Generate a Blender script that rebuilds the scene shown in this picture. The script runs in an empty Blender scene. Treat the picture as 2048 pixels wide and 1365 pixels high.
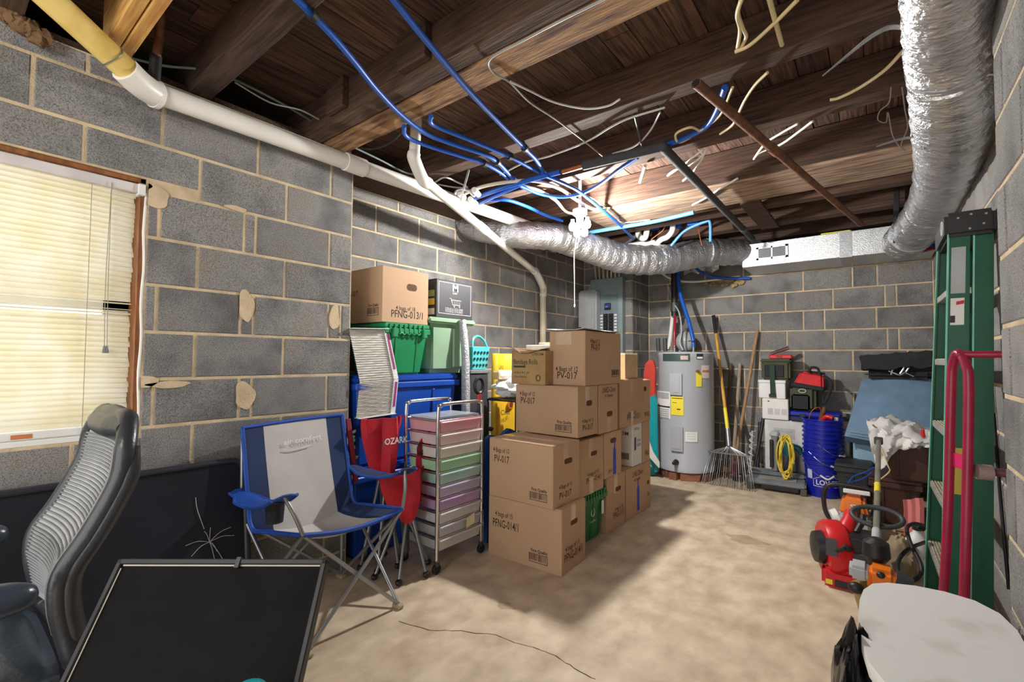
import bpy, bmesh, math, random
from mathutils import Vector, Matrix, Euler
random.seed(7)
R = math.radians
S = bpy.context.scene
COL = S.collection
# ------------------------------------------------------------------ camera
CAMH = 1.21; FPX = 931.6; YAW, PIT, ROL = 0.66724, 0.03737, 0.00693
_f = Vector((-math.sin(YAW)*math.cos(PIT), math.cos(YAW)*math.cos(PIT), math.sin(PIT)))
_r0 = Vector((math.cos(YAW), math.sin(YAW), 0)); _u0 = _r0.cross(_f)
_r = math.cos(ROL)*_r0 + math.sin(ROL)*_u0; _u = -math.sin(ROL)*_r0 + math.cos(ROL)*_u0
cd = bpy.data.cameras.new('camera'); cam = bpy.data.objects.new('camera', cd); COL.objects.link(cam)
cd.sensor_width = 36; cd.lens = 36*FPX/2048; cd.clip_start = .02
mw = Matrix((_r, _u, -_f)).transposed().to_4x4(); mw.translation = (0, 0, CAMH); cam.matrix_world = mw
S.camera = cam
# ------------------------------------------------------------------ sky, lamps, exposure
S.view_settings.view_transform = 'Standard'; S.view_settings.look = 'None'
S.view_settings.gamma = 1; S.view_settings.use_curve_mapping = False
S.view_settings.exposure = 0.5
w = bpy.data.worlds.new('sky'); S.world = w; w.use_nodes = True
bg = w.node_tree.nodes['Background']; bg.inputs[0].default_value = (1, .99, .97, 1); bg.inputs[1].default_value = 2.3
def point_lamp(name, loc, power, col, rad):
    l = bpy.data.lights.new(name, 'POINT'); l.energy = power; l.color = col; l.shadow_soft_size = rad
    o = bpy.data.objects.new(name, l); o.location = loc; COL.objects.link(o); return o
BULB = Vector((-1.755, 3.045, 2.2))
point_lamp('bulb_light', BULB + Vector((.085, -.035, -.02)), 118, (1, .98, .945), .03)
point_lamp('rear_fill_light', (-1.0, -1.1, 2.2), 34, (1, .97, .93), .15)   # added unseen fill light behind the camera, brightens the near faces
# ------------------------------------------------------------------ pixel rays -> world points on known planes
def ray(px, py): return _f + _r*((px-1024)/FPX) - _u*((py-682.5)/FPX)
def ZP(px, py, z): v = ray(px, py); t = (z-CAMH)/v.z; return Vector((v.x*t, v.y*t, z))
def XP(px, py, x): v = ray(px, py); t = x/v.x; return Vector((x, v.y*t, CAMH+v.z*t))
def YP(px, py, y): v = ray(px, py); t = y/v.y; return Vector((v.x*t, y, CAMH+v.z*t))
def TP(px, py, t): v = ray(px, py); return Vector((v.x*t, v.y*t, CAMH+v.z*t))
# ------------------------------------------------------------------ materials
def lin(c):
    out = []
    for v in c[:3]:
        v /= 255.0; out.append(v/12.92 if v <= .04045 else ((v+.055)/1.055)**2.4)
    return tuple(out)
MC = {}
def mat(name, rgb, rough=.6, metal=0, var=.12, scale=8, bump=0, bscale=60, rnd=0, stretch=(1, 1, 1), rgb2=None,
        trans=0, alpha=1, emit=0, spec=.5, detail=6, lo=.35, hi=.65, glass=0, coat=0):
    if name in MC: return MC[name]
    m = bpy.data.materials.new(name); m.use_nodes = True; MC[name] = m
    nt = m.node_tree; N = nt.nodes; L = nt.links; b = N['Principled BSDF']
    c = lin(rgb); c2 = lin(rgb2) if rgb2 else tuple(x*(1-var) for x in c); c1 = c if rgb2 else tuple(min(1, x*(1+var)) for x in c)
    tc = N.new('ShaderNodeTexCoord'); mp = N.new('ShaderNodeMapping'); mp.inputs['Scale'].default_value = stretch
    L.new(tc.outputs['Object'], mp.inputs[0])
    vec = mp.outputs[0]
    oi = None
    if rnd:
        oi = N.new('ShaderNodeObjectInfo'); ad = N.new('ShaderNodeVectorMath'); ad.operation = 'MULTIPLY_ADD'
        ad.inputs[1].default_value = (1, 1, 1); L.new(mp.outputs[0], ad.inputs[0])
        sc = N.new('ShaderNodeMath'); sc.operation = 'MULTIPLY'; sc.inputs[1].default_value = 37.0; L.new(oi.outputs['Random'], sc.inputs[0])
        L.new(sc.outputs[0], ad.inputs[2]); vec = ad.outputs[0]
    nz = N.new('ShaderNodeTexNoise'); nz.inputs['Scale'].default_value = scale; nz.inputs['Detail'].default_value = detail
    L.new(vec, nz.inputs['Vector'])
    cr = N.new('ShaderNodeValToRGB'); cr.color_ramp.elements[0].position = lo; cr.color_ramp.elements[1].position = hi
    cr.color_ramp.elements[0].color = (*c2, 1); cr.color_ramp.elements[1].color = (*c1, 1)
    L.new(nz.outputs['Fac'], cr.inputs[0]); colout = cr.outputs[0]
    if rnd:
        hs = N.new('ShaderNodeHueSaturation'); mr = N.new('ShaderNodeMapRange'); mr.inputs[3].default_value = 1-rnd; mr.inputs[4].default_value = 1+rnd
        L.new(oi.outputs['Random'], mr.inputs[0]); L.new(mr.outputs[0], hs.inputs['Value']); L.new(colout, hs.inputs['Color']); colout = hs.outputs[0]
    L.new(colout, b.inputs['Base Color'])
    b.inputs['Roughness'].default_value = rough; b.inputs['Metallic'].default_value = metal
    b.inputs['Specular IOR Level'].default_value = spec
    if coat: b.inputs['Coat Weight'].default_value = coat
    if glass: b.inputs['Transmission Weight'].default_value = glass
    if alpha < 1: b.inputs['Alpha'].default_value = alpha
    if emit: L.new(colout, b.inputs['Emission Color']); b.inputs['Emission Strength'].default_value = emit
    if bump:
        bn = N.new('ShaderNodeTexNoise'); bn.inputs['Scale'].default_value = bscale; bn.inputs['Detail'].default_value = 4; L.new(vec, bn.inputs['Vector'])
        bp = N.new('ShaderNodeBump'); bp.inputs['Strength'].default_value = bump; bp.inputs['Distance'].default_value = .01
        L.new(bn.outputs['Fac'], bp.inputs['Height']); L.new(bp.outputs[0], b.inputs['Normal'])
    if trans:
        tr = N.new('ShaderNodeBsdfTranslucent'); L.new(colout, tr.inputs[0]); mx = N.new('ShaderNodeMixShader'); mx.inputs[0].default_value = trans
        L.new(b.outputs[0], mx.inputs[1]); L.new(tr.outputs[0], mx.inputs[2]); L.new(mx.outputs[0], N['Material Output'].inputs[0])
    return m
# ------------------------------------------------------------------ geometry collector
class G:
    def __init__(s): s.v = []; s.f = []
    def add(s, v, f):
        n = len(s.v); s.v += [Vector(p) for p in v]; s.f += [tuple(i+n for i in q) for q in f]; return s
    def bx(s, x0, x1, y0, y1, z0, z1, M=None):
        p = [Vector((x, y, z)) for z in (z0, z1) for y in (y0, y1) for x in (x0, x1)]
        if M: p = [M @ q for q in p]
        return s.add(p, [(0, 2, 3, 1), (4, 5, 7, 6), (0, 1, 5, 4), (1, 3, 7, 5), (3, 2, 6, 7), (2, 0, 4, 6)])
    def box(s, c, sz, M=None):
        c = Vector(c); return s.bx(c.x-sz[0]/2, c.x+sz[0]/2, c.y-sz[1]/2, c.y+sz[1]/2, c.z-sz[2]/2, c.z+sz[2]/2, M)
    def taper(s, x0, x1, y0, y1, z0, z1, e, M=None):   # box narrower at the base by e on every side
        p = [Vector((x, y, z)) for z, k in ((z0, e), (z1, 0)) for y in (y0+k, y1-k) for x in (x0+k, x1-k)]
        if M: p = [M @ q for q in p]
        return s.add(p, [(0, 2, 3, 1), (4, 5, 7, 6), (0, 1, 5, 4), (1, 3, 7, 5), (3, 2, 6, 7), (2, 0, 4, 6)])
    def tub(s, x0, x1, y0, y1, z0, z1, e, th=.006):     # open tapered tub with walls
        v = []
        for k, z in ((e, z0), (0, z1)):
            for (x, y) in ((x0+k, y0+k), (x1-k, y0+k), (x1-k, y1-k), (x0+k, y1-k)): v.append((x, y, z))
        for k, z in ((th, z1), (e+th, z0+th)):
            for (x, y) in ((x0+k, y0+k), (x1-k, y0+k), (x1-k, y1-k), (x0+k, y1-k)): v.append((x, y, z))
        f = [(3, 2, 1, 0), (12, 13, 14, 15)]
        for a in (0, 4, 8):
            for i in range(4): f.append((a+i, a+(i+1) % 4, a+4+(i+1) % 4, a+4+i))
        return s.add(v, f)
    def bar(s, a, b, w, h, up=(0, 0, 1)):
        a = Vector(a); b = Vector(b); d = (b-a).normalized(); up = Vector(up)
        if abs(d.dot(up)) > .98: up = Vector((1, 0, 0))
        x = d.cross(up).normalized()*w/2; y = x.cross(d).normalized()*h/2
        return s.add([a-x-y, a+x-y, a+x+y, a-x+y, b-x-y, b+x-y, b+x+y, b-x+y], [(0, 3, 2, 1), (4, 5, 6, 7), (0, 1, 5, 4), (1, 2, 6, 5), (2, 3, 7, 6), (3, 0, 4, 7)])
    def cyl(s, a, b, r0, r1=None, n=14): return s.tube([a, b], [r0, r0 if r1 is None else r1], n, 0)
    def tube(s, pts, r, n=8, sub=6, closed=False):
        P = [Vector(p) for p in pts]; m = len(P)
        rr = list(r) if isinstance(r, (list, tuple)) else [r]*m
        if sub > 1 and m > 2:
            Q = []; q = []
            rng = m if closed else m-1
            for i in range(rng):
                p0 = P[(i-1) % m] if closed or i else P[0]*2-P[1]; p1 = P[i]; p2 = P[(i+1) % m]; p3 = P[(i+2) % m] if closed or i+2 < m else P[-1]*2-P[-2]
                for k in range(sub):
                    t = k/sub
                    Q.append(.5*((2*p1)+(p2-p0)*t+(2*p0-5*p1+4*p2-p3)*t*t+(3*p1-p0-3*p2+p3)*t**3)); q.append(rr[i]*(1-t)+rr[(i+1) % m]*t)
            if not closed: Q.append(P[-1]); q.append(rr[-1])
            P, rr = Q, q
        m = len(P); V = []; nrm = None
        for i in range(m):
            if closed: d = P[(i+1) % m]-P[i-1]
            else: d = P[min(i+1, m-1)]-P[max(i-1, 0)]
            if d.length < 1e-9: d = Vector((0, 0, 1))
            d.normalize()
            if nrm is None: nrm = d.orthogonal().normalized()
            else:
                nrm = nrm - d*nrm.dot(d)
                nrm = nrm.normalized() if nrm.length > 1e-6 else d.orthogonal().normalized()
            b = d.cross(nrm)
            for k in range(n):
                a = 2*math.pi*k/n; V.append(P[i]+(nrm*math.cos(a)+b*math.sin(a))*rr[i])
        F = []
        for i in range(m if closed else m-1):
            j = (i+1) % m
            for k in range(n): F.append((i*n+k, i*n+(k+1) % n, j*n+(k+1) % n, j*n+k))
        if not closed: F += [tuple(reversed(range(n))), tuple((m-1)*n+k for k in range(n))]
        return s.add(V, F)
    def lathe(s, prof, n=24, c=(0, 0, 0), M=None):
        c = Vector(c); V = []; m = len(prof)
        for r, z in prof:
            for k in range(n):
                a = 2*math.pi*k/n; p = Vector((max(r, 1e-5)*math.cos(a), max(r, 1e-5)*math.sin(a), z)); V.append((M @ p if M else p)+c)
        F = [(i*n+k, i*n+(k+1) % n, (i+1)*n+(k+1) % n, (i+1)*n+k) for i in range(m-1) for k in range(n)]
        F += [tuple(reversed(range(n))), tuple((m-1)*n+k for k in range(n))]
        return s.add(V, F)
    def ball(s, c, r, n=12, m=8):
        r = r if isinstance(r, (tuple, list)) else (r, r, r)
        c = Vector(c); V = [c+Vector((r[0]*math.sin(math.pi*i/m)*math.cos(2*math.pi*k/n), r[1]*math.sin(math.pi*i/m)*math.sin(2*math.pi*k/n), r[2]*math.cos(math.pi*i/m))) for i in range(1, m) for k in range(n)]
        V += [c+Vector((0, 0, r[2])), c-Vector((0, 0, r[2]))]; t = len(V)-2
        F = [(i*n+k, (i+1)*n+k, (i+1)*n+(k+1) % n, i*n+(k+1) % n) for i in range(m-2) for k in range(n)]
        F += [(t, k, (k+1) % n) for k in range(n)] + [(t+1, (m-2)*n+(k+1) % n, (m-2)*n+k) for k in range(n)]
        return s.add(V, F)
    def prism(s, poly, th, M):   # polygon in local xy, thickness along local z
        n = len(poly); V = [M @ Vector((x, y, 0)) for x, y in poly]+[M @ Vector((x, y, th)) for x, y in poly]
        return s.add(V, [tuple(reversed(range(n))), tuple(range(n, 2*n))]+[(i, (i+1) % n, n+(i+1) % n, n+i) for i in range(n)])
    def sheet(s, P, th=.004):    # grid of points -> thin closed solid
        a = len(P); b = len(P[0]); P = [[Vector(p) for p in row] for row in P]; V = []; Bk = []
        for i in range(a):
            for j in range(b):
                du = P[min(i+1, a-1)][j]-P[max(i-1, 0)][j]; dv = P[i][min(j+1, b-1)]-P[i][max(j-1, 0)]
                nn = du.cross(dv); nn = nn.normalized() if nn.length > 1e-9 else Vector((0, 0, 1))
                V.append(P[i][j]+nn*th/2); Bk.append(P[i][j]-nn*th/2)
        k = a*b; F = []
        for i in range(a-1):
            for j in range(b-1):
                q = (i*b+j, (i+1)*b+j, (i+1)*b+j+1, i*b+j+1); F.append(q); F.append(tuple(k+x for x in reversed(q)))
        rim = [j for j in range(b)]+[i*b+b-1 for i in range(1, a)]+[(a-1)*b+j for j in range(b-2, -1, -1)]+[i*b for i in range(a-2, 0, -1)]
        for x in range(len(rim)): p, q = rim[x], rim[(x+1) % len(rim)]; F.append((p, q, k+q, k+p))
        return s.add(V+Bk, F)
OFF = {}
def obj(name, g, m, parent=None, label=None, cat=None, group=None, kind=None, bevel=0, smooth=30, world=True, seg=1, jit=0):
    v = g.v
    if jit: v = [p+Vector((random.uniform(-jit, jit), random.uniform(-jit, jit), random.uniform(-jit, jit))) for p in v]
    if parent is None:
        lo = [min(p[i] for p in v) for i in range(3)]; hi = [max(p[i] for p in v) for i in range(3)]
        off = Vector(((lo[0]+hi[0])/2, (lo[1]+hi[1])/2, lo[2]))
    else: off = OFF.get(parent.name, Vector())
    me = bpy.data.meshes.new(name); me.from_pydata([p-off for p in v], [], g.f)
    bm = bmesh.new(); bm.from_mesh(me); bmesh.ops.recalc_face_normals(bm, faces=bm.faces)
    if bevel: bmesh.ops.bevel(bm, geom=[e for e in bm.edges if len(e.link_faces) == 2 and e.calc_face_angle(0) > .5], offset=bevel, segments=seg, affect='EDGES', clamp_overlap=True)
    bm.to_mesh(me); bm.free()
    if smooth: me.shade_smooth(); me.set_sharp_from_angle(angle=R(smooth))
    me.materials.append(m)
    o = bpy.data.objects.new(name, me); COL.objects.link(o); OFF[o.name] = off
    if parent is not None: o.parent = parent
    else: o.location = off
    if label: o['label'] = label
    if cat: o['category'] = cat
    if group: o['group'] = group
    if kind: o['kind'] = kind
    return o
def T(name, label, cat, loc=(0, 0, 0), rz=0, group=None, local=False):
    o = bpy.data.objects.new(name, None); COL.objects.link(o); o.location = loc; o.rotation_euler = (0, 0, rz); o.empty_display_size = .1
    o['label'] = label; o['category'] = cat
    if group: o['group'] = group
    OFF[o.name] = Vector() if local else Vector(loc); return o
def text(body, size, m, parent, p, right, up, width=None, name='lettering', align='LEFT', label=None, bold=0):
    cu = bpy.data.curves.new('t', 'FONT'); cu.body = body; cu.size = 1; cu.align_x = align; cu.resolution_u = 2
    if bold: cu.offset = bold
    ob = bpy.data.objects.new('t', cu); COL.objects.link(ob); bpy.context.view_layer.update()
    me = bpy.data.meshes.new_from_object(ob); bpy.data.objects.remove(ob); bpy.data.curves.remove(cu)
    if not me.vertices: return
    xs = [v.co.x for v in me.vertices]; wd = max(xs)-min(xs); sx = (width/wd) if width else size
    right = Vector(right).normalized(); up = Vector(up).normalized(); off = OFF.get(parent.name, Vector()); p = Vector(p)-off
    for v in me.vertices: v.co = p+right*(v.co.x*sx)+up*(v.co.y*size)
    me.name = name; me.materials.clear(); me.materials.append(m)
    o = bpy.data.objects.new(name, me); COL.objects.link(o); o.parent = parent; OFF[o.name] = off
    if label: o['label'] = label
    return o
def decal(parent, m, p, right, up, w, h, name='sticker', th=.001, label=None):   # thin flat print glued on a face, p = lower left corner
    right = Vector(right).normalized(); up = Vector(up).normalized(); n = right.cross(up); p = Vector(p)
    g = G(); g.add([p, p+right*w, p+right*w+up*h, p+up*h, p+n*th, p+right*w+n*th, p+right*w+up*h+n*th, p+up*h+n*th], [(3, 2, 1, 0), (4, 5, 6, 7), (0, 1, 5, 4), (1, 2, 6, 5), (2, 3, 7, 6), (3, 0, 4, 7)])
    return obj(name, g, m, parent, label=label, smooth=0)
def rrect(w, h, r, n=5, corners=(1, 1, 1, 1)):   # rounded rectangle outline from (0,0) to (w,h)
    out = []
    for i, (cx, cy, a0) in enumerate(((w-r, r, -90), (w-r, h-r, 0), (r, h-r, 90), (r, r, 180))):
        if not corners[i]: out.append(((w, 0), (w, h), (0, h), (0, 0))[i]); continue
        for k in range(n+1): a = R(a0+90*k/n); out.append((cx+r*math.cos(a), cy+r*math.sin(a)))
    return out
def frame(o, x, y):   # matrix from origin and two axes
    x = Vector(x).normalized(); y = Vector(y); y = (y-x*y.dot(x)).normalized(); z = x.cross(y)
    m = Matrix((x, y, z)).transposed().to_4x4(); m.translation = Vector(o); return m
# palette
def block_material():
    m = bpy.data.materials.new('concrete_block'); m.use_nodes = True; nt = m.node_tree; N = nt.nodes; L = nt.links; b = N['Principled BSDF']; b.inputs['Roughness'].default_value = .93
    tc = N.new('ShaderNodeTexCoord'); oi = N.new('ShaderNodeObjectInfo'); sc = N.new('ShaderNodeMath'); sc.operation = 'MULTIPLY'; sc.inputs[1].default_value = 41; L.new(oi.outputs['Random'], sc.inputs[0])
    ad = N.new('ShaderNodeVectorMath'); ad.operation = 'ADD'; L.new(tc.outputs['Object'], ad.inputs[0]); L.new(sc.outputs[0], ad.inputs[1])
    def noise(s, d):
        n = N.new('ShaderNodeTexNoise'); n.inputs['Scale'].default_value = s; n.inputs['Detail'].default_value = d; L.new(ad.outputs[0], n.inputs['Vector']); return n
    def ramp(n, stops):
        r = N.new('ShaderNodeValToRGB'); e = r.color_ramp.elements; e[0].position, e[0].color = stops[0][0], (*lin(stops[0][1]), 1); e[1].position, e[1].color = stops[-1][0], (*lin(stops[-1][1]), 1)
        for p, c in stops[1:-1]: q = e.new(p); q.color = (*lin(c), 1)
        L.new(n.outputs['Fac'], r.inputs[0]); return r
    fine = noise(230, 2); r1 = ramp(fine, [(.30, (88, 88, 87)), (.42, (126, 125, 123)), (.66, (154, 152, 149))])
    big = noise(5, 5); r2 = ramp(big, [(.30, (196, 196, 198)), (.55, (255, 255, 255)), (.74, (255, 246, 232))])
    mx = N.new('ShaderNodeMix'); mx.data_type = 'RGBA'; mx.blend_type = 'MULTIPLY'; mx.inputs[0].default_value = 1; L.new(r1.outputs[0], mx.inputs[6]); L.new(r2.outputs[0], mx.inputs[7])
    hs = N.new('ShaderNodeHueSaturation'); mr = N.new('ShaderNodeMapRange'); mr.inputs[3].default_value = .86; mr.inputs[4].default_value = 1.12; L.new(oi.outputs['Random'], mr.inputs[0]); L.new(mr.outputs[0], hs.inputs['Value']); L.new(mx.outputs[2], hs.inputs['Color']); L.new(hs.outputs[0], b.inputs['Base Color'])
    bp = N.new('ShaderNodeBump'); bp.inputs['Strength'].default_value = .55; bp.inputs['Distance'].default_value = .006; L.new(fine.outputs['Fac'], bp.inputs['Height']); L.new(bp.outputs[0], b.inputs['Normal'])
    return m
BLOCK = block_material()
MORTAR = mat('mortar', (205, 184, 152), .95, var=.15, scale=12, bump=.5, bscale=120)
CONC = None
DECK = mat('old_deck_board', (112, 82, 66), .85, scale=7, stretch=(12, .7, 12), rgb2=(58, 40, 33), rnd=.4, bump=.3, bscale=9, detail=8)
JOIST = mat('old_joist_wood', (92, 66, 50), .88, scale=7, stretch=(.7, 11, 11), rgb2=(44, 30, 23), rnd=.25, bump=.3, bscale=12, detail=9, lo=.3, hi=.7)
JOISTL = mat('stained_joist_wood', (172, 132, 90), .85, scale=4, stretch=(1.2, 8, 8), rgb2=(92, 62, 42), bump=.3, bscale=14, lo=.36, hi=.64, detail=9)
NEWWOOD = mat('new_lumber', (224, 178, 106), .7, scale=5, stretch=(1, 14, 14), rgb2=(188, 134, 70), bump=.1)
FRAMEW = mat('window_wood', (140, 88, 48), .6, scale=10, stretch=(5, 5, 1), var=.3)
PVC = mat('white_pvc', (232, 229, 222), .4, var=.04, scale=4)
PVCY = mat('yellowed_pvc', (226, 200, 122), .45, rgb2=(196, 160, 70), scale=8, lo=.3, hi=.6)
FOIL = mat('duct_foil', (206, 207, 210), .36, metal=.92, var=.10, scale=10, bump=1, bscale=30, stretch=(1, 2.5, 2.5))
BUBBLE = mat('bubble_foil', (190, 192, 196), .5, metal=.5, var=.15, scale=60, bump=1, bscale=120)
GALV = mat('galvanized_sheet', (190, 193, 196), .42, metal=.9, var=.1, scale=30, bump=.15, bscale=50)
CHROME = mat('chrome', (222, 224, 226), .14, metal=1, var=.02)
STEEL = mat('grey_steel_tube', (160, 164, 168), .35, metal=.8, var=.05)
RUST = mat('rusty_steel', (126, 84, 58), .7, metal=.3, rgb2=(92, 60, 42), scale=20, bump=.3)
FOAMP = mat('grey_pipe_foam', (64, 65, 68), .9, var=.1, bump=.2)
PEXB = mat('blue_pex', (24, 84, 178), .35, var=.06)
PEXL = mat('light_blue_pex', (84, 148, 214), .4, var=.06)
PEXR = mat('red_pex', (158, 34, 52), .35, var=.06)
ROMEX = mat('cream_cable', (216, 196, 150), .5, var=.1)
WIREG = mat('grey_cable', (186, 186, 180), .5, var=.08)
WIREW = mat('white_cable', (225, 224, 216), .45, var=.06)
BLACKW = mat('black_rubber', (24, 24, 26), .55, var=.1)
BLACKP = mat('black_plastic', (30, 30, 32), .45, var=.1)
DGREY = mat('dark_grey_plastic', (62, 64, 68), .5, var=.1)
MGREY = mat('mid_grey_plastic', (120, 123, 126), .5, var=.08)
LGREY = mat('light_grey_paint', (176, 180, 182), .45, var=.05)
WHITE = mat('white_paint', (232, 232, 228), .5, var=.04)
WPLAS = mat('white_plastic', (228, 227, 222), .4, var=.05)
CARD = mat('cardboard', (196, 162, 130), .88, var=.05, scale=3, bump=.06, bscale=90, rnd=.05)
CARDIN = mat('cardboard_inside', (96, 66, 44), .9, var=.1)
INK = mat('black_ink', (44, 34, 28), .8, var=.05)
TAPE = mat('clear_packing_tape', (212, 186, 158), .15, var=.06, scale=20)
RED = mat('red_plastic', (204, 32, 38), .35, var=.06)
YELL = mat('yellow_label', (240, 220, 60), .5, var=.04)
BLUEP = mat('royal_blue_plastic', (22, 34, 160), .3, var=.06)
# ================================================================== the setting
XL, XR2, YB, XW, XWN = -2.445, -2.876, 5.588, .395, .285     # near left wall, recess wall, back wall, right wall, near right wall
YC, YPW, XPW, YJ = 1.565, 5.10, -2.24, 1.98                    # recess corner, panel wall, its right end, right-hand jog
m = mat('concrete_floor', (219, 201, 174), .6, rgb2=(180, 159, 132), scale=8, detail=15, lo=.3, hi=.66, bump=.12, bscale=50, stretch=(1.1, .8, 1))
floor = obj('floor', G().bx(-3.3, .9, -3.0, 6.0, -.12, 0), m, kind='structure', smooth=0)
floor['label'] = 'worn tan concrete slab floor with a hairline crack'
# hairline crack in the slab
cp = [(800, 1243), (860, 1262), (920, 1263), (980, 1268), (1030, 1285), (1080, 1300), (1120, 1318), (1160, 1345), (1200, 1364)]
pts = [ZP(a, b, .0002) for a, b in cp]
g = G(); pl = []
for i in range(len(pts)-1):
    for k in range(4):
        p = pts[i].lerp(pts[i+1], k/4); pl.append(p+Vector((random.uniform(-.006, .006), random.uniform(-.006, .006), 0)))
for i in range(len(pl)-1): g.bar(pl[i], pl[i+1], random.uniform(.002, .005), .0008)
obj('crack', g, mat('crack_dark', (74, 60, 46), .95), floor, label='dark hairline crack in the slab', smooth=0)
BM = {}
def block_mesh(L, Hh):
    k = (round(L, 3), round(Hh, 3))
    if k not in BM:
        L, Hh = k; c = .004; d = .05   # local: x along the wall, y out of the wall (front at +y), z up
        v = [(-L/2, -d, -Hh/2), (L/2, -d, -Hh/2), (L/2, -d, Hh/2), (-L/2, -d, Hh/2), (-L/2, -c, -Hh/2), (L/2, -c, -Hh/2), (L/2, -c, Hh/2), (-L/2, -c, Hh/2),
             (-L/2+c, 0, -Hh/2+c), (L/2-c, 0, -Hh/2+c), (L/2-c, 0, Hh/2-c), (-L/2+c, 0, Hh/2-c)]
        f = [(8, 9, 10, 11)]+[(a, (a+1) % 4+(a//4)*4, (a+1) % 4+(a//4)*4+4, a+4) for a in (0, 1, 2, 3)]+[(4+a, 4+(a+1) % 4, 8+(a+1) % 4, 8+a) for a in range(4)]
        me = bpy.data.meshes.new('block'); me.from_pydata(v, [], f)
        bm = bmesh.new(); bm.from_mesh(me); bmesh.ops.recalc_face_normals(bm, faces=bm.faces)
        if sum(q.normal.y for q in bm.faces) < 0: bmesh.ops.reverse_faces(bm, faces=bm.faces)
        bm.to_mesh(me); bm.free(); me.materials.append(BLOCK); BM[k] = me
    return BM[k]
def block_wall(name, label, origin, along, out, a0, a1, joints, thick=.2, rows=range(-10, 3), hole=None, ztop=2.412, ext=(0, 0)):
    # origin: point of the plane at a=0, z=0; along: unit direction; out: unit normal to the room; joints(row) -> positions along a
    origin = Vector(origin); along = Vector(along); out = Vector(out)
    g = G(); M = frame(origin-out*.004, along, Vector((0, 0, 1)))
    sgn = 1 if M.col[2].to_3d().dot(out) > 0 else -1
    def slab(p0, p1, z0, z1):
        zz = sorted((0, -sgn*thick)); g.bx(p0, p1, z0, z1, zz[0], zz[1], M)
    if hole:
        h0, h1, hz0, hz1 = hole
        slab(a0, h0, 0, ztop); slab(h1, a1, 0, ztop); slab(h0, h1, 0, hz0); slab(h0, h1, hz1, ztop)
    else: slab(a0-ext[0], a1+ext[1], 0, ztop)
    wo = obj(name, g, MORTAR, kind='structure', smooth=0); wo['label'] = label
    off = OFF[wo.name]
    rz = math.atan2(-out.x, out.y)
    for j in rows:
        z0 = max(0, 2.125+.203*(j-1)); z1 = min(2.125+.203*j, ztop)
        if z1-z0 < .04: continue
        js = sorted([a0]+[q for q in joints(j) if a0+.03 < q < a1-.03]+[a1])
        for i in range(len(js)-1):
            p, q = js[i]+.0066, js[i+1]-.0066; zz0, zz1 = z0+(.0066 if z0 > 0 else 0), z1-.0066
            parts = [(p, q, zz0, zz1)]
            if hole and zz1 > hole[2] and zz0 < hole[3] and q > hole[0] and p < hole[1]:
                parts = []
                if hole[3]-.07 < zz0 < hole[3]: parts.append((p, q, hole[3]+.008, zz1))
                else:
                    if p < hole[0]: parts.append((p, hole[0]-.01, zz0, zz1))
                    if q > hole[1]+.01: parts.append((hole[1]+.01, q, zz0, zz1))
                    if zz0 < hole[2]-.05: parts.append((max(p, hole[0]-.01), min(q, hole[1]+.01), zz0, hole[2]-.01))
                    if zz1 > hole[3]+.05: parts.append((max(p, hole[0]-.01), min(q, hole[1]+.01), hole[3]+.01, zz1))
            for (b0, b1, c0, c1) in parts:
                if b1-b0 < .03 or c1-c0 < .025: continue
                o = bpy.data.objects.new('block', block_mesh(b1-b0, c1-c0)); COL.objects.link(o); o.parent = wo
                o.location = origin+along*((b0+b1)/2)+Vector((0, 0, (c0+c1)/2))-off+out*random.uniform(-.0012, .0012)
                o.rotation_euler = (0, 0, rz)
    return wo
def reg(o1, o2): return lambda j: [(o1 if j % 2 else o2)+.4064*k for k in range(-14, 16)]
extra = {-1: [.97], -3: [.961, 1.502], -5: [.965]}
def jl(j): return ([1.0235+.4*k for k in range(-6, 3)] if j % 2 else [.773+.4*k for k in range(-6, 3)])+extra.get(j, [])
WH = (-.47, .575, .875, 1.965)
block_wall('wall_left', 'grey concrete block wall with tan mortar around the window', (XL, 0, 0), (0, 1, 0), (1, 0, 0), -1.9, YC, jl, hole=WH)
block_wall('wall_left_return', 'short end face of the left block wall', (XL, YC, 0), (-1, 0, 0), (0, 1, 0), 0.02, .43, reg(.2, .2), thick=.05)
block_wall('wall_recess', 'grey block wall of the recess behind the stacked totes', (XR2, 0, 0), (0, 1, 0), (1, 0, 0), YC, YPW, reg(2.035, 2.235), ext=(0, .2))
block_wall('wall_panel', 'grey block wall that carries the breaker panel', (0, YPW, 0), (1, 0, 0), (0, -1, 0), XR2, XPW, reg(-2.6, -2.4), thick=.1, ext=(.2, -.01))
block_wall('wall_panel_return', 'narrow block return beside the breaker panel', (XPW, 0, 0), (0, 1, 0), (1, 0, 0), YPW, YB, reg(5.31, 5.2), thick=.1, ext=(-.02, .1))
bj = {0: [-2.0, -.6, -.19, 0.0], -1: [-1.968, -1.579, -1.171, -.76, -.349, .054, .137], -2: [-1.84, -1.418, -1.001, -.602, -.422, -.012], -3: [-1.97, -1.56, -1.16, -.751, -.347, .065, .148]}
def jb(j): return bj.get(j, [(-1.418 if j % 2 == 0 else -1.16)+.4064*k for k in range(-4, 6)])
block_wall('wall_back', 'grey concrete block wall behind the water heater and buckets', (0, YB, 0), (1, 0, 0), (0, -1, 0), XPW, XW, jb, ext=(.15, .2))
block_wall('wall_right', 'grey block wall behind the green ladder', (XW, 0, 0), (0, 1, 0), (-1, 0, 0), YJ, YB, reg(2.3, 2.5), ext=(0, .2))
block_wall('wall_right_near', 'nearest block wall edge at the right of the picture', (XWN, 0, 0), (0, 1, 0), (-1, 0, 0), -1.2, YJ, reg(1.66, 1.86), thick=.3)
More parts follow.
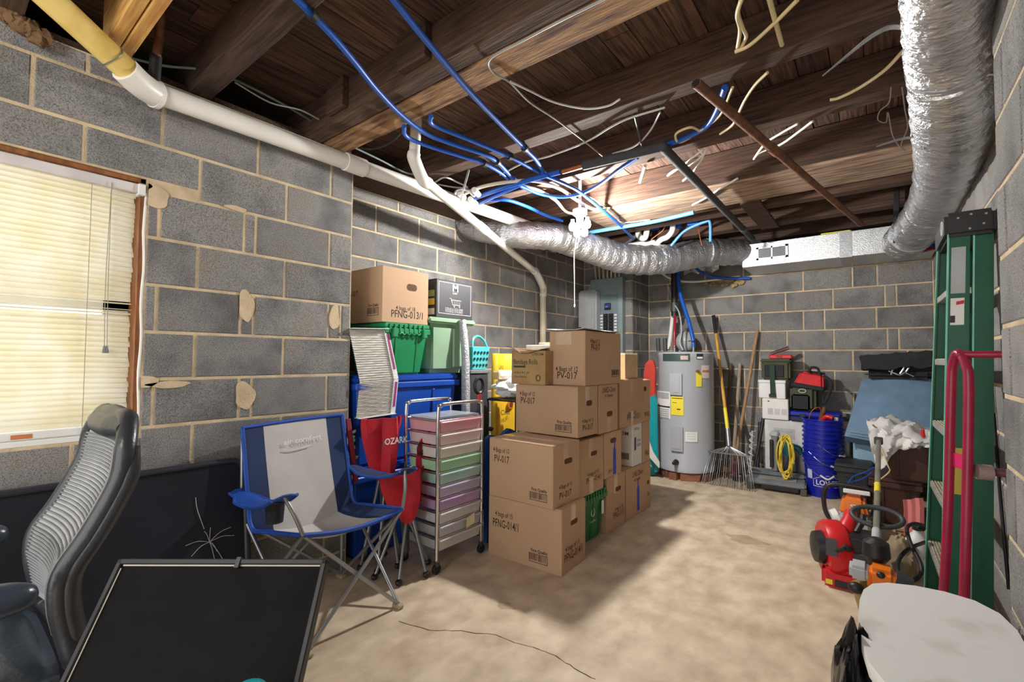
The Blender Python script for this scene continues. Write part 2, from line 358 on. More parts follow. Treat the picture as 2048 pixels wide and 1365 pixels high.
gst = mat('floor_stain', (186, 166, 140), .6, rgb2=(164, 144, 118), scale=14, lo=.3, hi=.7)
for k, (px_, py_, rx_, ry_) in enumerate(((1490, 1080, .12, .07), (1010, 1212, .05, .03))):
    c_ = ZP(px_, py_, .0003); rr = random.Random(k+3); ph_ = rr.uniform(0, 6)
    obj('stain', G().prism([(rx_*(1+.25*math.sin(3*t_*.2+ph_)+.15*math.sin(5*t_*.2))*math.cos(t_*.2094), ry_*(1+.25*math.sin(4*t_*.2094+ph_))*math.sin(t_*.2094)) for t_ in range(30)], .0003, Matrix.Translation(c_)), gst, floor, label='darker dried stain on the slab', smooth=0)
# ------------------------------------------------------------------ ceiling: sheathing, boards, joists
ceil_ = obj('ceiling', G().bx(-3.1, .7, -1.9, 5.8, 2.632, 2.66), DECK, kind='structure', smooth=0)
ceil_['label'] = 'open joist ceiling of dark old boards'
x = -3.0; k = 0
while x < .6:
    wd = random.choice((.125, .13, .135)); cut = random.uniform(.5, 4.5)
    for y0, y1 in ((-1.9, cut), (cut+.004, 5.75)):
        obj('plank', G().bx(x+.002, x+wd-.002, y0, y1, 2.604+random.uniform(0, .003), 2.631), DECK, ceil_, smooth=0)
    x += wd
def joist(y0, y1, m=JOIST, x0=-2.95, x1=.5, z0=2.42, z1=2.603, name='joist'): return obj(name, G().bx(x0, x1, y0, y1, z0, z1), m, ceil_, smooth=0, bevel=.004)
for y0, y1 in ((-1.3, -1.22), (-.6, -.52), (.10, .19), (.72, .81), (1.275, 1.365), (2.03, 2.135), (2.625, 2.73), (3.265, 3.36), (4.05, 4.16), (4.62, 4.74), (5.2, 5.29)): joist(y0, y1)
joist(1.372, 1.525, JOISTL); o = joist(3.38, 3.86, mat('pale_board', (178, 152, 128), .85, scale=5, stretch=(1, 8, 8), rgb2=(116, 92, 74), bump=.3, bscale=14, detail=9), x0=-1.95, z0=2.415, z1=2.44, name='flat_board'); o['label'] = 'wide pale board nailed flat under the joists'
for y0 in (.40, .446): o = joist(y0, y0+.042, NEWWOOD, x0=-2.37, x1=.2, z0=2.41); o['label'] = 'fresh yellow lumber joist'
# dark header along the top of the walls and short blocking between joists
obj('sill_plate', G().bx(-2.9, -2.62, -1.9, 5.09, 2.413, 2.45), JOIST, ceil_, smooth=0)
obj('sill_plate', G().bx(XL-.2, XL-.03, -1.9, YC, 2.413, 2.45), JOIST, ceil_, smooth=0)
for q in ((-2.98, -2.90, -1.9, 5.09), (.42, .5, -1.9, 5.7), (-2.9, .5, 5.5, 5.56), (-2.98, .5, -1.9, -1.85)): obj('rim_board', G().bx(*q, 2.40 if q[0] > 0 else 2.45, 2.603), JOIST, ceil_, smooth=0)
obj('sill_plate', G().bx(-2.9, .5, 5.55, 5.7, 2.413, 2.45), JOIST, ceil_, smooth=0)
obj('sill_plate', G().bx(.32, .5, -1.9, 5.6, 2.413, 2.45), JOIST, ceil_, smooth=0)
for (x0, x1, y0, y1) in ((-1.62, -1.44, 1.235, 1.275), (-2.2, -2.05, 1.24, 1.275), (-2.9, -2.72, .81, 1.275), (-2.9, -2.72, 1.525, 2.03), (-2.9, -2.72, 2.135, 2.62), (-2.9, -2.72, 2.73, 3.26)):
    obj('blocking', G().bx(x0, x1, y0, y1, 2.45, 2.60), JOIST, ceil_, smooth=0, bevel=.003)
a, b = ZP(1500, 405, 2.41), ZP(1540, 455, 2.41)
obj('cleat', G().bar(a, b, .14, .022), JOIST, ceil_, smooth=0).__setitem__('label', 'short dark board nailed across the joists')
# ------------------------------------------------------------------ window with timber frame, sash and glass
g = G(); y0, y1, z0, z1 = WH; xa, xb = XL-.16, XL-.012
for q in ((y0, y0+.02, z0, z1), (y1-.02, y1, z0, z1), (y0, y1, z1-.02, z1)): g.bx(xa, xb, *q)
win = obj('window_1', g, FRAMEW, kind='structure', smooth=0, bevel=.002); win['label'] = 'timber framed cellar window behind the blind'
obj('sill', G().bx(XL-.16, XL-.006, y0+.0, y1-.0, z0-.001, z0+.022), WHITE, win, smooth=0, bevel=.003)
obj('caulk', G().tube([Vector((XL-.006, y1-.002+.003*math.sin(k*1.7), z0+.02+(z1-z0-.08)*k/12)) for k in range(13)], .0055, 6, 2), WHITE, win, label='ragged white caulk line beside the frame')
for k, (py_, pz_, a_, b_) in enumerate(((.60, 1.90, .06, .045), (.585, 1.10, .05, .03), (.68, 1.085, .08, .014), (.99, 1.02, .045, .07), (.985, 1.46, .035, .08), (1.46, 1.44, .03, .08), (.93, 1.93, .05, .012), (.56, 1.94, .03, .02))):
    rr = random.Random(k); ph_ = rr.uniform(0, 6); pl = [(a_*(1+.16*math.sin(3*t_*math.pi/16+ph_))*math.cos(t_*math.pi/16), b_*(1+.16*math.sin(2*t_*math.pi/16+ph_*2))*math.sin(t_*math.pi/16)) for t_ in range(32)]
    wl = [o for o in bpy.data.objects if o.name == 'wall_left'][0]
    if py_-a_ < y1+.004 and z0 < pz_ < z1: pl = [(max(p, y1+.006-py_), q) for p, q in pl]
    obj('mortar_smear', G().prism(pl, .003, frame((XL-.0005, py_, pz_), (0, 1, 0), (0, 0, 1))), MORTAR, wl, label='smeared patch of tan mortar')
g = G(); xs = XL-.11
for q in ((y0+.02, y0+.06, z0+.03, z1-.02), (y1-.11, y1-.02, z0+.03, z1-.02), (y0+.02, y1-.02, z1-.07, z1-.02), (y0+.02, y1-.02, z0+.03, z0+.08), (y0+.02, y1-.02, 1.40, 1.45)): g.bx(xs-.03, xs, *q)
obj('sash', g, WHITE, win, smooth=0, bevel=.003)
GL = mat('window_glass', (235, 245, 245), .02, glass=1, var=0, alpha=.25)
for (c0, c1) in ((z0+.08, 1.40), (1.45, z1-.07)): obj('pane', G().bx(xs-.018, xs-.012, y0+.06, y1-.11, c0, c1), GL, win, smooth=0)
# ================================================================== pipes, ducts and cables under the ceiling
def foil_duct(name, label, pts, rad, rings=None, m=FOIL):
    P = [Vector(p) for p in pts]; g0 = G(); n = 36
    rr = rad if isinstance(rad, (list, tuple)) else [rad]*len(P)
    t = G(); t.tube(P, rr, n, 26)
    cnt = len(t.v)//n
    import random as _r2; q = _r2.Random(3); ph = [q.uniform(0, 6.28) for _ in range(12)]
    for i in range(cnt):
        ring = t.v[i*n:(i+1)*n]; c = sum(ring, Vector())/n
        wob = .02*math.sin(i*.9+ph[0])+.018*math.sin(i*2.3+ph[1])+q.uniform(-.02, .02)
        for k in range(n):
            a = 2*math.pi*k/n
            d = wob+.014*math.sin(3*a+i*.35+ph[2])+.012*math.sin(7*a-i*.8+ph[3])+q.uniform(-.010, .010)
            t.v[i*n+k] = c+(ring[k]-c)*(1+d)
    return t
lab = 'large crinkled foil flexible duct hanging beside the right wall'
th = T('flexible_duct', lab, 'duct', TP(1806, 486, 3.72), group='foil flexible ducts')
big = [TP(1891, -170, 1.18), TP(1893, 0, 1.37), TP(1902, 100, 1.58), TP(1911, 200, 1.76), TP(1906, 290, 2.15), TP(1893, 355, 2.6), TP(1868, 408, 3.05), TP(1838, 452, 3.4), TP(1806, 486, 3.72)]
obj('sleeve', foil_duct('d', lab, big, [.095, .104, .122, .132, .138, .14, .14, .14, .14]), FOIL, th, smooth=50)
obj('band', G().tube([TP(1903, 112, 1.60), TP(1904, 122, 1.62)], [.1265]*2, 32, 0), GALV, th, label='tape band around the sleeve')
obj('band', G().tube([TP(1826, 466, 3.52), TP(1823, 469, 3.56)], [.147]*2, 32, 0), GALV, th, label='tape band around the sleeve')
th = T('flexible_duct', 'sagging foil flexible duct below the light bulbs, running to the rectangular duct', 'duct', YP(1250, 520, 4.1), group='foil flexible ducts')
mid = [YP(912, 448, 2.93), YP(960, 458, 2.98), YP(1040, 470, 3.12), YP(1110, 475, 3.4), YP(1180, 497, 3.76), YP(1250, 518, 4.12), YP(1330, 519, 4.45), YP(1410, 506, 4.8), YP(1480, 505, 5.12), YP(1510, 503, 5.28)]
obj('sleeve', foil_duct('d', '', mid, [.085, .11, .112, .118, .13, .14, .14, .135, .125, .125]), FOIL, th, smooth=50)
for i in (3, 7): p, q = mid[i], mid[i+1]; obj('band', G().tube([p, p.lerp(q, .10)], [.126 if i == 3 else .143]*2, 28, 0), GALV, th, label='foil tape band')
# duct hanging strap
# rectangular duct
y0, y1, z0, z1, xa, xb = 5.06, 5.575, 2.132, 2.36, -1.06, .385
th = T('rectangular_duct', 'silver foil covered rectangular duct along the back wall', 'duct', ((xa+xb)/2, (y0+y1)/2, z0))
obj('trunk', G().bx(xa, xb, y0, y1, z0, z1), mat('foil_board', (214, 216, 218), .34, metal=.75, var=.08, scale=40, bump=.35, bscale=160), th, smooth=0, bevel=.004)
obj('seam_tape', G().bx(-.26, -.17, y0-.003, y1, z0-.003, z1+.003), GALV, th, smooth=0, label='strip of foil tape over a joint')
gx, gz, gw, gh = -.93, 2.19, .27, .125
gr = obj('grille', G().bx(gx, gx+gw, y0-.012, y0-.001, gz, gz+.018).bx(gx, gx+gw, y0-.012, y0-.001, gz+gh-.018, gz+gh).bx(gx, gx+.02, y0-.012, y0-.001, gz, gz+gh).bx(gx+gw-.02, gx+gw, y0-.012, y0-.001, gz, gz+gh).bx(gx+gw/2-.006, gx+gw/2+.006, y0-.012, y0-.001, gz, gz+gh), GALV, th, smooth=0, label='metal air grille with two openings')
obj('grille_back', G().bx(gx+.015, gx+gw-.015, y0-.004, y0-.0005, gz+.015, gz+gh-.015), mat('grille_dark', (70, 72, 74), .7), gr, smooth=0)
for i in range(9): zz = gz+.024+i*.009; obj('louver', G().bx(gx+.02, gx+gw-.02, y0-.010, y0-.005, zz, zz+.003), LGREY, gr, smooth=0)
for xx in (.12, ):
    obj('hanger_strap', G().bx(xx, xx+.03, y0-.006, y0-.002, z0-.003, 2.42).bx(xx, xx+.03, y0-.006, y1, z0-.006, z0-.002), GALV, th, smooth=0, label='flat metal hanger strap')
# white drain pipe along the left wall
th = T('drain_pipe', 'white plastic drain pipe running along the top of the left wall', 'pipe', XP(500, 262, -2.34))
r = .043
P0, P1, P2 = XP(300, 182, -2.33), XP(700, 327, -2.345), XP(1068, 456, -2.40)
obj('pipe', G().tube([P0, P1, P2], [r]*3, 20, 0), PVC, th)
P3 = XP(60, -40, -2.14)
obj('yellowed_pipe', G().tube([P3, XP(275, 160, -2.27)], [r*1.04]*2, 20, 0), PVCY, th, label='yellowed dirty length of pipe')
obj('elbow', G().tube([XP(250, 139, -2.25), XP(280, 168, -2.285), XP(312, 190, -2.325)], [r*1.2]*3, 20, 5), PVC, th, label='white pipe elbow')
obj('collar', G().tube([XP(305, 186, -2.322), XP(316, 190, -2.328)], [r*1.32]*2, 20, 0), PVC, th)
obj('coupling', G().tube([XP(690, 323, -2.345), XP(728, 337, -2.347)], [r*1.18]*2, 20, 0), PVC, th)
ta = P3; tb = XP(275, 160, -2.27); td = (tb-ta).normalized(); tc_ = ta.lerp(tb, .72); n1 = td.orthogonal().normalized(); n2 = td.cross(n1)
obj('tie_wire', G().tube([tc_+(n1*math.cos(i*.5)+n2*math.sin(i*.5))*r*1.08+td*.0035*math.sin(i*1.3) for i in range(13)], .0025, 5, 2), STEEL, th)
# slim white vent pipe that bends and slopes to the recess corner
th = T('vent_pipe', 'slim white pipe that bends below the beam and slopes down to the corner', 'pipe', (-2.8, 4.09, 0))
V0, V1 = XP(833, 238, -2.08), XP(828, 318, -2.085); V2 = XP(845, 358, -2.12); V3, V4 = XP(1072, 545, -2.77), XP(1086, 575, -2.80)
obj('pipe', G().tube([V0, V1], [.031]*2, 18, 0), PVC, th); obj('elbow', G().tube([V1+Vector((0, 0, .03)), V1, V2, V2.lerp(V3, .03)], [.037]*4, 18, 6), PVC, th)
obj('pipe', G().tube([V2, V3], [.031]*2, 18, 0), PVC, th); obj('coupling', G().tube([V2.lerp(V3, .36), V2.lerp(V3, .42)], [.036]*2, 18, 0), PVC, th)
obj('elbow', G().tube([V3.lerp(V2, .03), V3, V4, V4-Vector((0, 0, .1))], [.037]*4, 18, 6), PVC, th)
obj('pipe', G().tube([V4, Vector((V4.x, V4.y, 0))], [.033]*2, 18, 0), mat('old_cream_pvc', (206, 196, 170), .5), th, label='old cream lower length')
# dark iron pipe stub at the upper left
a, b = ZP(320, -20, 2.56), XP(308, 165, -2.3)
th = T('iron_pipe', 'dark copper brown pipe dropping beside the new yellow joists', 'pipe', b)
obj('pipe', G().tube([a, ZP(320, 60, 2.52), XP(312, 120, -2.3)], [.016]*3, 14, 4), RUST, th); obj('fitting', G().tube([XP(312, 112, -2.3), b], [.021, .021], 14, 0), BLACKW, th)
# rusty steel pipe
a, b = ZP(1388, 168, 2.2), ZP(1722, 449, 2.2)
b = YP(1722, 449, 4.6); a = ZP(1392, 166, 2.35)
th = T('rusty_pipe', 'long rusty steel pipe hanging diagonally below the joists', 'pipe', b)
obj('pipe', G().tube([a, b], [.021]*2, 16, 0), RUST, th); obj('coupling', G().tube([a.lerp(b, .30), a.lerp(b, .335)], [.025]*2, 16, 0), RUST, th); obj('bore', G().tube([a-(b-a).normalized()*.0015, a], [.016]*2, 16, 0), BLACKW, th, label='dark open end')
# grey foam covered pipe with an elbow
th = T('foam_pipe', 'grey foam insulated pipe with an elbow below the joists', 'pipe', YP(1505, 478, 4.8))
a, e, b = ZP(1166, 332, 2.365), ZP(1325, 294, 2.365), YP(1505, 478, 4.8)
obj('sleeve', G().tube([a, e], [.026]*2, 16, 0), FOAMP, th); obj('sleeve', G().tube([e, b], [.026]*2, 16, 0), FOAMP, th); obj('elbow', G().ball(e, .028), FOAMP, th)
a2 = ZP(1125, 344, 2.365); obj('copper_stub', G().tube([a2, a], [.014]*2, 12, 0), mat('copper', (190, 120, 84), .4, metal=.8), th, label='bare copper end of the pipe')
obj('tape', G().tube([e.lerp(b, .82), e.lerp(b, .85)], [.029]*2, 16, 0), DGREY, th)
# ------------------------------------------------------------------ blue water lines
def line(name, label, cat, pts, rad, m, group, z=None, rings=()):
    P = [p if isinstance(p, Vector) else (ZP(*p) if z is None else ZP(p[0], p[1], z)) for p in pts]
    th = T(name, label, cat, P[len(P)//2], group=group); obj('hose' if 'line' in name else 'cable', G().tube(P, rad, 8, 6), m, th, smooth=60)
    for (u, v) in rings:
        c = ZP(u, v, z if z else pts[0][2]); d = min(P, key=lambda q: (q-c).length); i = P.index(d); e = P[min(i+1, len(P)-1)]-P[max(i-1, 0)]; e.normalize()
        obj('clip', G().tube([d-e*.012, d+e*.012], [rad*1.7]*2, 10, 0), BLACKW, th, smooth=60)
    return th
gb = 'blue plastic water lines under the joists'
line('water_line', 'blue water line curving from the top left joist past the white vent pipe', 'water pipe', [(585, -10), (625, 30), (668, 75), (710, 125), (752, 178), (800, 228), (850, 266), (905, 288), (965, 308), (995, 325), (1030, 360), (1060, 375)], .0125, PEXB, gb, z=2.40, rings=((625, 30), (995, 325)))
line('water_line', 'straight blue water line crossing the big double beam toward the light', 'water pipe', [(780, -10), (860, 90), (950, 195), (1050, 297), (1072, 320), (1092, 352)], .0125, PEXB, gb, z=2.395, rings=((1050, 297),))
line('water_line', 'blue water line starting at a fitting beside the white vent pipe', 'water pipe', [(862, 232), (867, 250), (940, 280), (1020, 314), (1060, 335), (1092, 352)], .0118, PEXB, gb, z=2.40, rings=((1020, 314),))
line('water_line', 'lower blue water line emerging behind the white vent pipe', 'water pipe', [(808, 252), (812, 272), (850, 290), (920, 312), (970, 328), (1010, 352), (1024, 368)], .0115, PEXB, gb, z=2.40, rings=((970, 328),))
line('water_line', 'thick blue water line from the copper stub to the bracket above the flexible duct', 'water pipe', [(1120, 344), (1060, 360), (1000, 378), (945, 398)], .0165, PEXB, gb, z=2.375)
line('water_line', 'short blue water line ending in a white fitting at the bracket', 'water pipe', [(1040, 370), (1000, 388), (958, 408)], .013, PEXB, gb, z=2.37)
line('water_line', 'blue water line looping down and up again in front of the light', 'water pipe', [(1275, 315), (1240, 338), (1200, 368), (1160, 388), (1120, 394), (1080, 388), (1040, 372)], .0125, PEXB, gb, z=2.37)
line('water_line', 'blue water line dropping from the joists to the white fittings', 'water pipe', [(1092, 352), (1130, 368), (1160, 384), (1205, 420), (1240, 450), (1265, 476)], .0125, PEXB, gb, z=2.36)
line('water_line', 'blue water line passing behind the light bulbs', 'water pipe', [(968, 402), (1010, 400), (1050, 412), (1090, 430), (1125, 442)], .013, PEXB, gb, z=2.39)
line('water_line', 'pale blue water line running along the edge of the pale board', 'water pipe', [(1180, 465), (1240, 455), (1300, 445), (1350, 434), (1388, 425)], .017, PEXL, gb, z=2.36)
line('water_line', 'pale blue water line arching over the sagging foil duct', 'water pipe', [YP(1342, 492, 4.3), YP(1370, 462, 4.3), YP(1410, 444, 4.3), YP(1420, 446, 4.3), YP(1421, 484, 4.3)], .013, PEXL, gb)
line('water_line', 'blue water line running up along the joist by the rusty pipe', 'water pipe', [(1325, 293), (1370, 276), (1410, 255), (1432, 225), (1450, 175)], .014, PEXB, gb, z=2.40)
# ------------------------------------------------------------------ electric cables
gc = 'loose cables under the joists'
def cable(label, pts, rad=.005, m=WIREG, z=2.405): return line('cable', label, 'cable', pts, rad, m, gc, z=z)
cable('grey cable clipped along the big double beam', [(1215, -5), (1120, 42), (1040, 84), (990, 110), (976, 128), (990, 148), (1020, 165), (1060, 205), (1120, 245), (1205, 312)], .0045, mat('steel_grey_cable', (150, 150, 148), .45))
cable('slack grey cable hanging in a shallow bow between two joists', [(1020, 163), (1060, 182), (1110, 205), (1170, 217), (1215, 212), (1240, 198)], .0045)
cable('long grey cable rising across the joist below the beam', [(1000, 350), (1050, 325), (1100, 312), (1170, 285), (1220, 255), (1260, 236), (1330, 215)], .005)
cable('grey cable with a black tie hanging from the joist', [(1225, 308), (1270, 292), (1300, 262), (1320, 225)], .005)
cable('black tie and cable end hanging near the joist', [(1270, 234), (1276, 260), (1284, 292)], .006, DGREY)
cable('twin green grey cable in the dark bay above the drain pipe', [(255, 115), (330, 132), (410, 140), (470, 160), (560, 205), (640, 252)], .006, mat('green_grey_cable', (112, 128, 122), .5), 2.5)
cable('thin pale cable sagging in the dark bay above the drain pipe', [(470, 165), (540, 205), (600, 220), (640, 240)], .004, WIREG, 2.48)
cable('bare conduit bend dropping behind the left joist', [(405, 145), (395, 165), (375, 183), (362, 188)], .007, STEEL, 2.5)
cable('black cable looping down beside the double beam', [(805, 262), (780, 285), (745, 298), (715, 295)], .007, BLACKW, 2.43)
cable('pale twin cable running along the recess wall', [(710, 296), (760, 320), (810, 345), (850, 352)], .006, mat('green_grey_cable', (112, 128, 122), .5), 2.43)
cable('cream cable loop hanging at the top of the frame', [(1485, -5), (1476, 25), (1485, 55), (1492, 75), (1475, 102), (1480, 60), (1474, 30), (1482, 0)], .007, ROMEX, 2.41)
cable('cream cable rising from the joist toward the top edge', [(1470, 104), (1500, 90), (1545, 50), (1595, 0)], .007, ROMEX, 2.40)
cable('straight cream cable stub at the top of the frame', [(1538, -5), (1550, 40), (1564, 90)], .0085, ROMEX, 2.405)
cable('cream cable springing out beside the large duct', [(1812, 95), (1770, 140), (1720, 175), (1680, 195), (1660, 200)], .007, ROMEX, 2.40)
cable('cream cable curving up behind the rusty pipe', [(1535, 145), (1510, 170), (1490, 200), (1478, 225), (1465, 250), (1440, 268)], .0065, ROMEX, 2.40)
cable('cream cable loop around the blue water line', [(1465, 175), (1440, 230), (1400, 262), (1360, 285), (1352, 268), (1380, 255), (1400, 262)], .0065, ROMEX, 2.395)
cable('white cable pair crossing the rusty pipe', [(1595, 248), (1560, 268), (1530, 288), (1508, 318), (1520, 305), (1560, 290), (1600, 262), (1625, 243)], .0065, WIREW, 2.40)
cable('bunch of white cable ends above the foam pipe', [(1405, 300), (1380, 320), (1360, 335), (1335, 352), (1350, 340), (1385, 328), (1412, 303)], .006, WIREW, 2.40)
cable('white cable hanging below the joist behind the foam pipe', [(1412, 300), (1400, 325), (1385, 345), (1366, 362)], .0065, WIREW, 2.40)
cable('short white pipe stub hanging below a dark joist', [(1290, 332), (1286, 345), (1280, 365)], .010, WIREW, 2.40)
cable('white cable running down along the pale board', [(1475, 357), (1440, 378), (1410, 397), (1385, 410)], .007, WIREW, 2.40)
cable('cream cable bundle bridging over the flexible duct bracket', [(920, 392), (960, 375), (1010, 365), (1070, 362), (1120, 378), (1150, 398), (1185, 418), (1215, 418)], .012, mat('cream_conduit', (208, 200, 182), .5), 2.385)
cable('second cream cable curving behind the light', [(1040, 370), (1075, 380), (1110, 400), (1135, 425), (1170, 428)], .011, mat('cream_conduit', (208, 200, 182), .5), 2.385)
cable('thin white cable drooping behind the bulbs', [(1160, 388), (1190, 400), (1230, 430), (1245, 445), (1300, 440)], .005, WIREW, 2.40)
cable('grey cable loop beside the perforated strap', [(870, 365), (890, 355), (915, 365), (935, 375), (910, 375), (876, 369)], .0055, WIREG, 2.41)
cable('white cable sweeping below the foil duct to the back wall', [YP(1313, 538, 5.2), YP(1340, 557, 5.3), YP(1380, 564, 5.4), YP(1430, 560, 5.5), YP(1480, 553, 5.56)], .012, WIREW, None)
cable('thin wire tangle with two loops beside the large duct', [(1782, 175), (1778, 205), (1760, 222), (1756, 240), (1772, 245), (1776, 225), (1785, 270), (1800, 295), (1810, 302), (1802, 290), (1815, 255), (1810, 220), (1804, 175)], .0028, mat('thin_wire', (150, 140, 130), .5), 2.40)
def strap(label, pts, y, wd=.028):
    P = [YP(a, b, yy) for a, b, yy in pts]; Q = []
    t = G().tube(P, .001, 4, 6); n = len(t.v)//4; C = [sum(t.v[i*4:i*4+4], Vector())/4 for i in range(n)]
    for i in range(n):
        d = (C[min(i+1, n-1)]-C[max(i-1, 0)]).normalized(); s = d.cross(Vector((0, -1, .3))).normalized()
        k = wd/2*(1 if i < n*.6 else max(.25, 1-(i/n-.6)*2)); s = Vector((0, 1, 0))*k; Q.append([C[i]-s, C[i]+s])
    obj('metal_strap', G().sheet(Q, .0015), GALV, label=label, cat='strap', group='bent metal duct straps', smooth=60)
strap('bent flat metal strap curling out beside the large duct near the top', [(1835, 100, 2.0), (1820, 62, 2.0), (1780, 55, 2.0), (1740, 75, 2.02), (1690, 115, 2.05), (1645, 152, 2.08)], 2)
strap('small bent metal strap beside the lower half of the large duct', [(1848, 300, 2.6), (1835, 282, 2.6), (1815, 276, 2.6), (1780, 285, 2.62), (1752, 294, 2.64)], 2.6, .025)
# perforated hanger strap and bracket
th = T('perforated_strap', 'perforated steel hanger strap holding the white pipes', 'strap', ZP(925, 395, 2.36))
a, b = ZP(938, 338, 2.44), YP(921, 402, ZP(938, 338, 2.44).y+.1)
obj('strap', G().bar(a, b, .022, .002, (0, 1, 0)), GALV, th, smooth=0)
obj('clamp', G().tube([ZP(905, 398, 2.36), ZP(915, 382, 2.37), ZP(935, 380, 2.37), ZP(948, 392, 2.36)], .012, 8, 5), GALV, th)
for a, b in (((918, 386), (928, 396)), ((940, 398), (952, 408)), ((948, 380), (957, 390))): obj('clip', G().tube([ZP(*a, 2.36), ZP(*b, 2.36)], [.02, .02], 10, 0), WPLAS, th)
# grey hanger straps of the ducts and a black pole
obj('hanger_strap', G().bar(YP(1087, 395, 3.55), YP(1088, 508, 3.52), .035, .004, (0, 1, 0)), DGREY, label='dark hanger strap holding up the sagging foil duct', cat='strap', smooth=0)
obj('hanger_rod', G().bar(YP(1793, 375, 4.55), YP(1792, 486, 4.55), .035, .025, (0, 1, 0)), BLACKW, label='black hanger bar in front of the rectangular duct', cat='hanger', smooth=0, bevel=.003)
# ------------------------------------------------------------------ light fixture with bulbs and pull chain
BULBM = mat('lit_bulb', (255, 250, 240), .3, var=0, emit=25)
th = T('light_fixture', 'cluster of bright bare bulbs on a ceiling socket with a pull chain', 'lamp', BULB)
obj('stem', G().cyl(BULB+Vector((0, 0, .13)), Vector((BULB.x, BULB.y, 2.604)), .012), WPLAS, th)
obj('socket', G().lathe([(.055, .135), (.055, .10), (.03, .08), (.022, .03), (.022, .0)], 16, BULB), WPLAS, th)
for i, (dx, dz) in enumerate(((-.055, .01), (.0, .035), (.055, .03), (-.02, -.035), (.035, -.03))):
    c = BULB+_r0*dx+Vector((0, 0, dz)); obj('bulb', G().lathe([(.004, -.038), (.022, -.03), (.029, -.008), (.024, .015), (.013, .034), (.012, .05)], 14, c), BULBM, th, label='glowing bulb')
p = YP(1148, 508, 3.0); q = YP(1149, 612, 3.0)
obj('pull_chain', G().tube([BULB+Vector((0, -.03, 0)), p, q], [.0025]*3, 6, 0), WIREW, th); obj('pull_knob', G().ball(q, (.006, .006, .012)), WPLAS, th)
# ------------------------------------------------------------------ white and blue plumbing fittings above the duct
gf = 'plumbing fittings above the foil duct'
def fit(label, pts, rad, m, y): obj('pipe_fitting', G().tube([YP(a, b, y) for a, b in pts], rad, 14, 5), m, label=label, cat='pipe fitting', group=gf, smooth=50)
fit('white u-shaped pipe trap below the pale blue line', [(1275, 448), (1278, 472), (1290, 476), (1295, 455)], .028, PVC, 4.35)
fit('white pipe elbow beside the red brown wires', [(1345, 436), (1345, 460), (1335, 474), (1322, 480), (1310, 492)], .026, PVC, 4.4)
fit('short white pipe lying toward the heater', [(1258, 493), (1290, 488), (1312, 486)], .032, PVC, 4.5)
fit('white pipe stub with a bend poking through the pale board', [(1292, 398), (1300, 412), (1318, 420)], .028, PVC, 3.9)
fit('grey pipe hook on the pale board', [(1264, 402), (1261, 412), (1268, 418), (1278, 416)], .012, MGREY, 3.9)
fit('dark grey sloping pipe below the valves', [(1235, 495), (1255, 485), (1275, 470)], .024, DGREY, 4.5)
gv = 'blue electrical boxes'
for a, b, w_, h_, y, l in ((1205, 470, .12, .07, 4.3, 'blue electrical box behind the bulbs'), (1310, 452, .08, .075, 4.5, 'blue electrical box beside the white pipe trap'), (1387, 442, .10, .085, 4.4, 'bright blue electrical box below the pale board'), (1358, 448, .06, .08, 4.55, 'small dark blue electrical box between the white fittings')):
    c = YP(a, b, y); th = T('electrical_box', l, 'electrical box', c, group=gv)
    obj('body', G().box(c, (w_, .06, h_)), mat('box_blue', (28, 98, 200), .4), th, bevel=.004); obj('flange', G().box(c+Vector((0, -.02, h_/2)), (w_*1.15, .02, .01)), mat('box_blue', (28, 98, 200), .4), th, bevel=.002)
cable('copper brown wires between the blue boxes', [YP(1330, 452, 4.38), YP(1325, 462, 4.38), YP(1312, 472, 4.38), YP(1302, 480, 4.38)], .006, mat('copper_wire', (150, 88, 60), .4, metal=.5), None)
cable('brown wire dropping from the bright blue box', [YP(1397, 455, 4.4), YP(1400, 475, 4.4), YP(1404, 492, 4.4)], .004, mat('copper_wire', (150, 88, 60), .4, metal=.5), None)
# yellowish insulation tuft where cables pass the back wall
g = G(); c = ZP(1440, 565, 2.07); 
for i in range(22): g.ball(YP(1412+i*3.4, 566+random.uniform(-6, 7), 5.56), (.03, .015, .012+.014*random.random()), 7, 5)
obj('insulation_tuft', g, mat('insulation', (160, 136, 88), .95, bump=1, bscale=40, var=.3), label='ragged yellow foam around the cables on the back wall', cat='insulation', jit=.006)
g = G()
for i in range(12): g.ball(XP(8+i*7, 22+i*5+random.uniform(-6, 6), -2.40), (.03, .03, .03), 8, 6)
obj('insulation_tuft', g, mat('insulation_brown', (120, 92, 64), .95, bump=1, bscale=30, var=.3), label='brown ragged foam at the top left corner of the wall', cat='insulation', jit=.008)

cable('thin black line down the right wall behind the hand truck', [XP(1968, 540, .386), XP(1978, 700, .386), XP(1990, 860, .386), XP(2003, 1020, .386), XP(2018, 1180, .386)], .006, BLACKW, None)  # thin black tube following the right wall
line('water_line', 'short blue water line at the far right end of the rectangular duct', 'water pipe', [YP(1838, 498, 4.98), YP(1860, 493, 5.0), YP(1884, 487, 5.02)], .013, PEXB, gb)
line('water_line', 'short red water line at the far right end of the rectangular duct', 'water pipe', [YP(1842, 503, 4.98), YP(1862, 498, 5.0), YP(1886, 492, 5.02)], .013, PEXR, gb)
a, b = YP(1642, 470, 5.1), YP(1700, 457, 5.1); a.z = b.z = 2.368
obj('yellow_strip', G().bar(a, b, .03, .016), YELL, label='yellow strip lying on top of the rectangular duct', cat='strip', smooth=0)
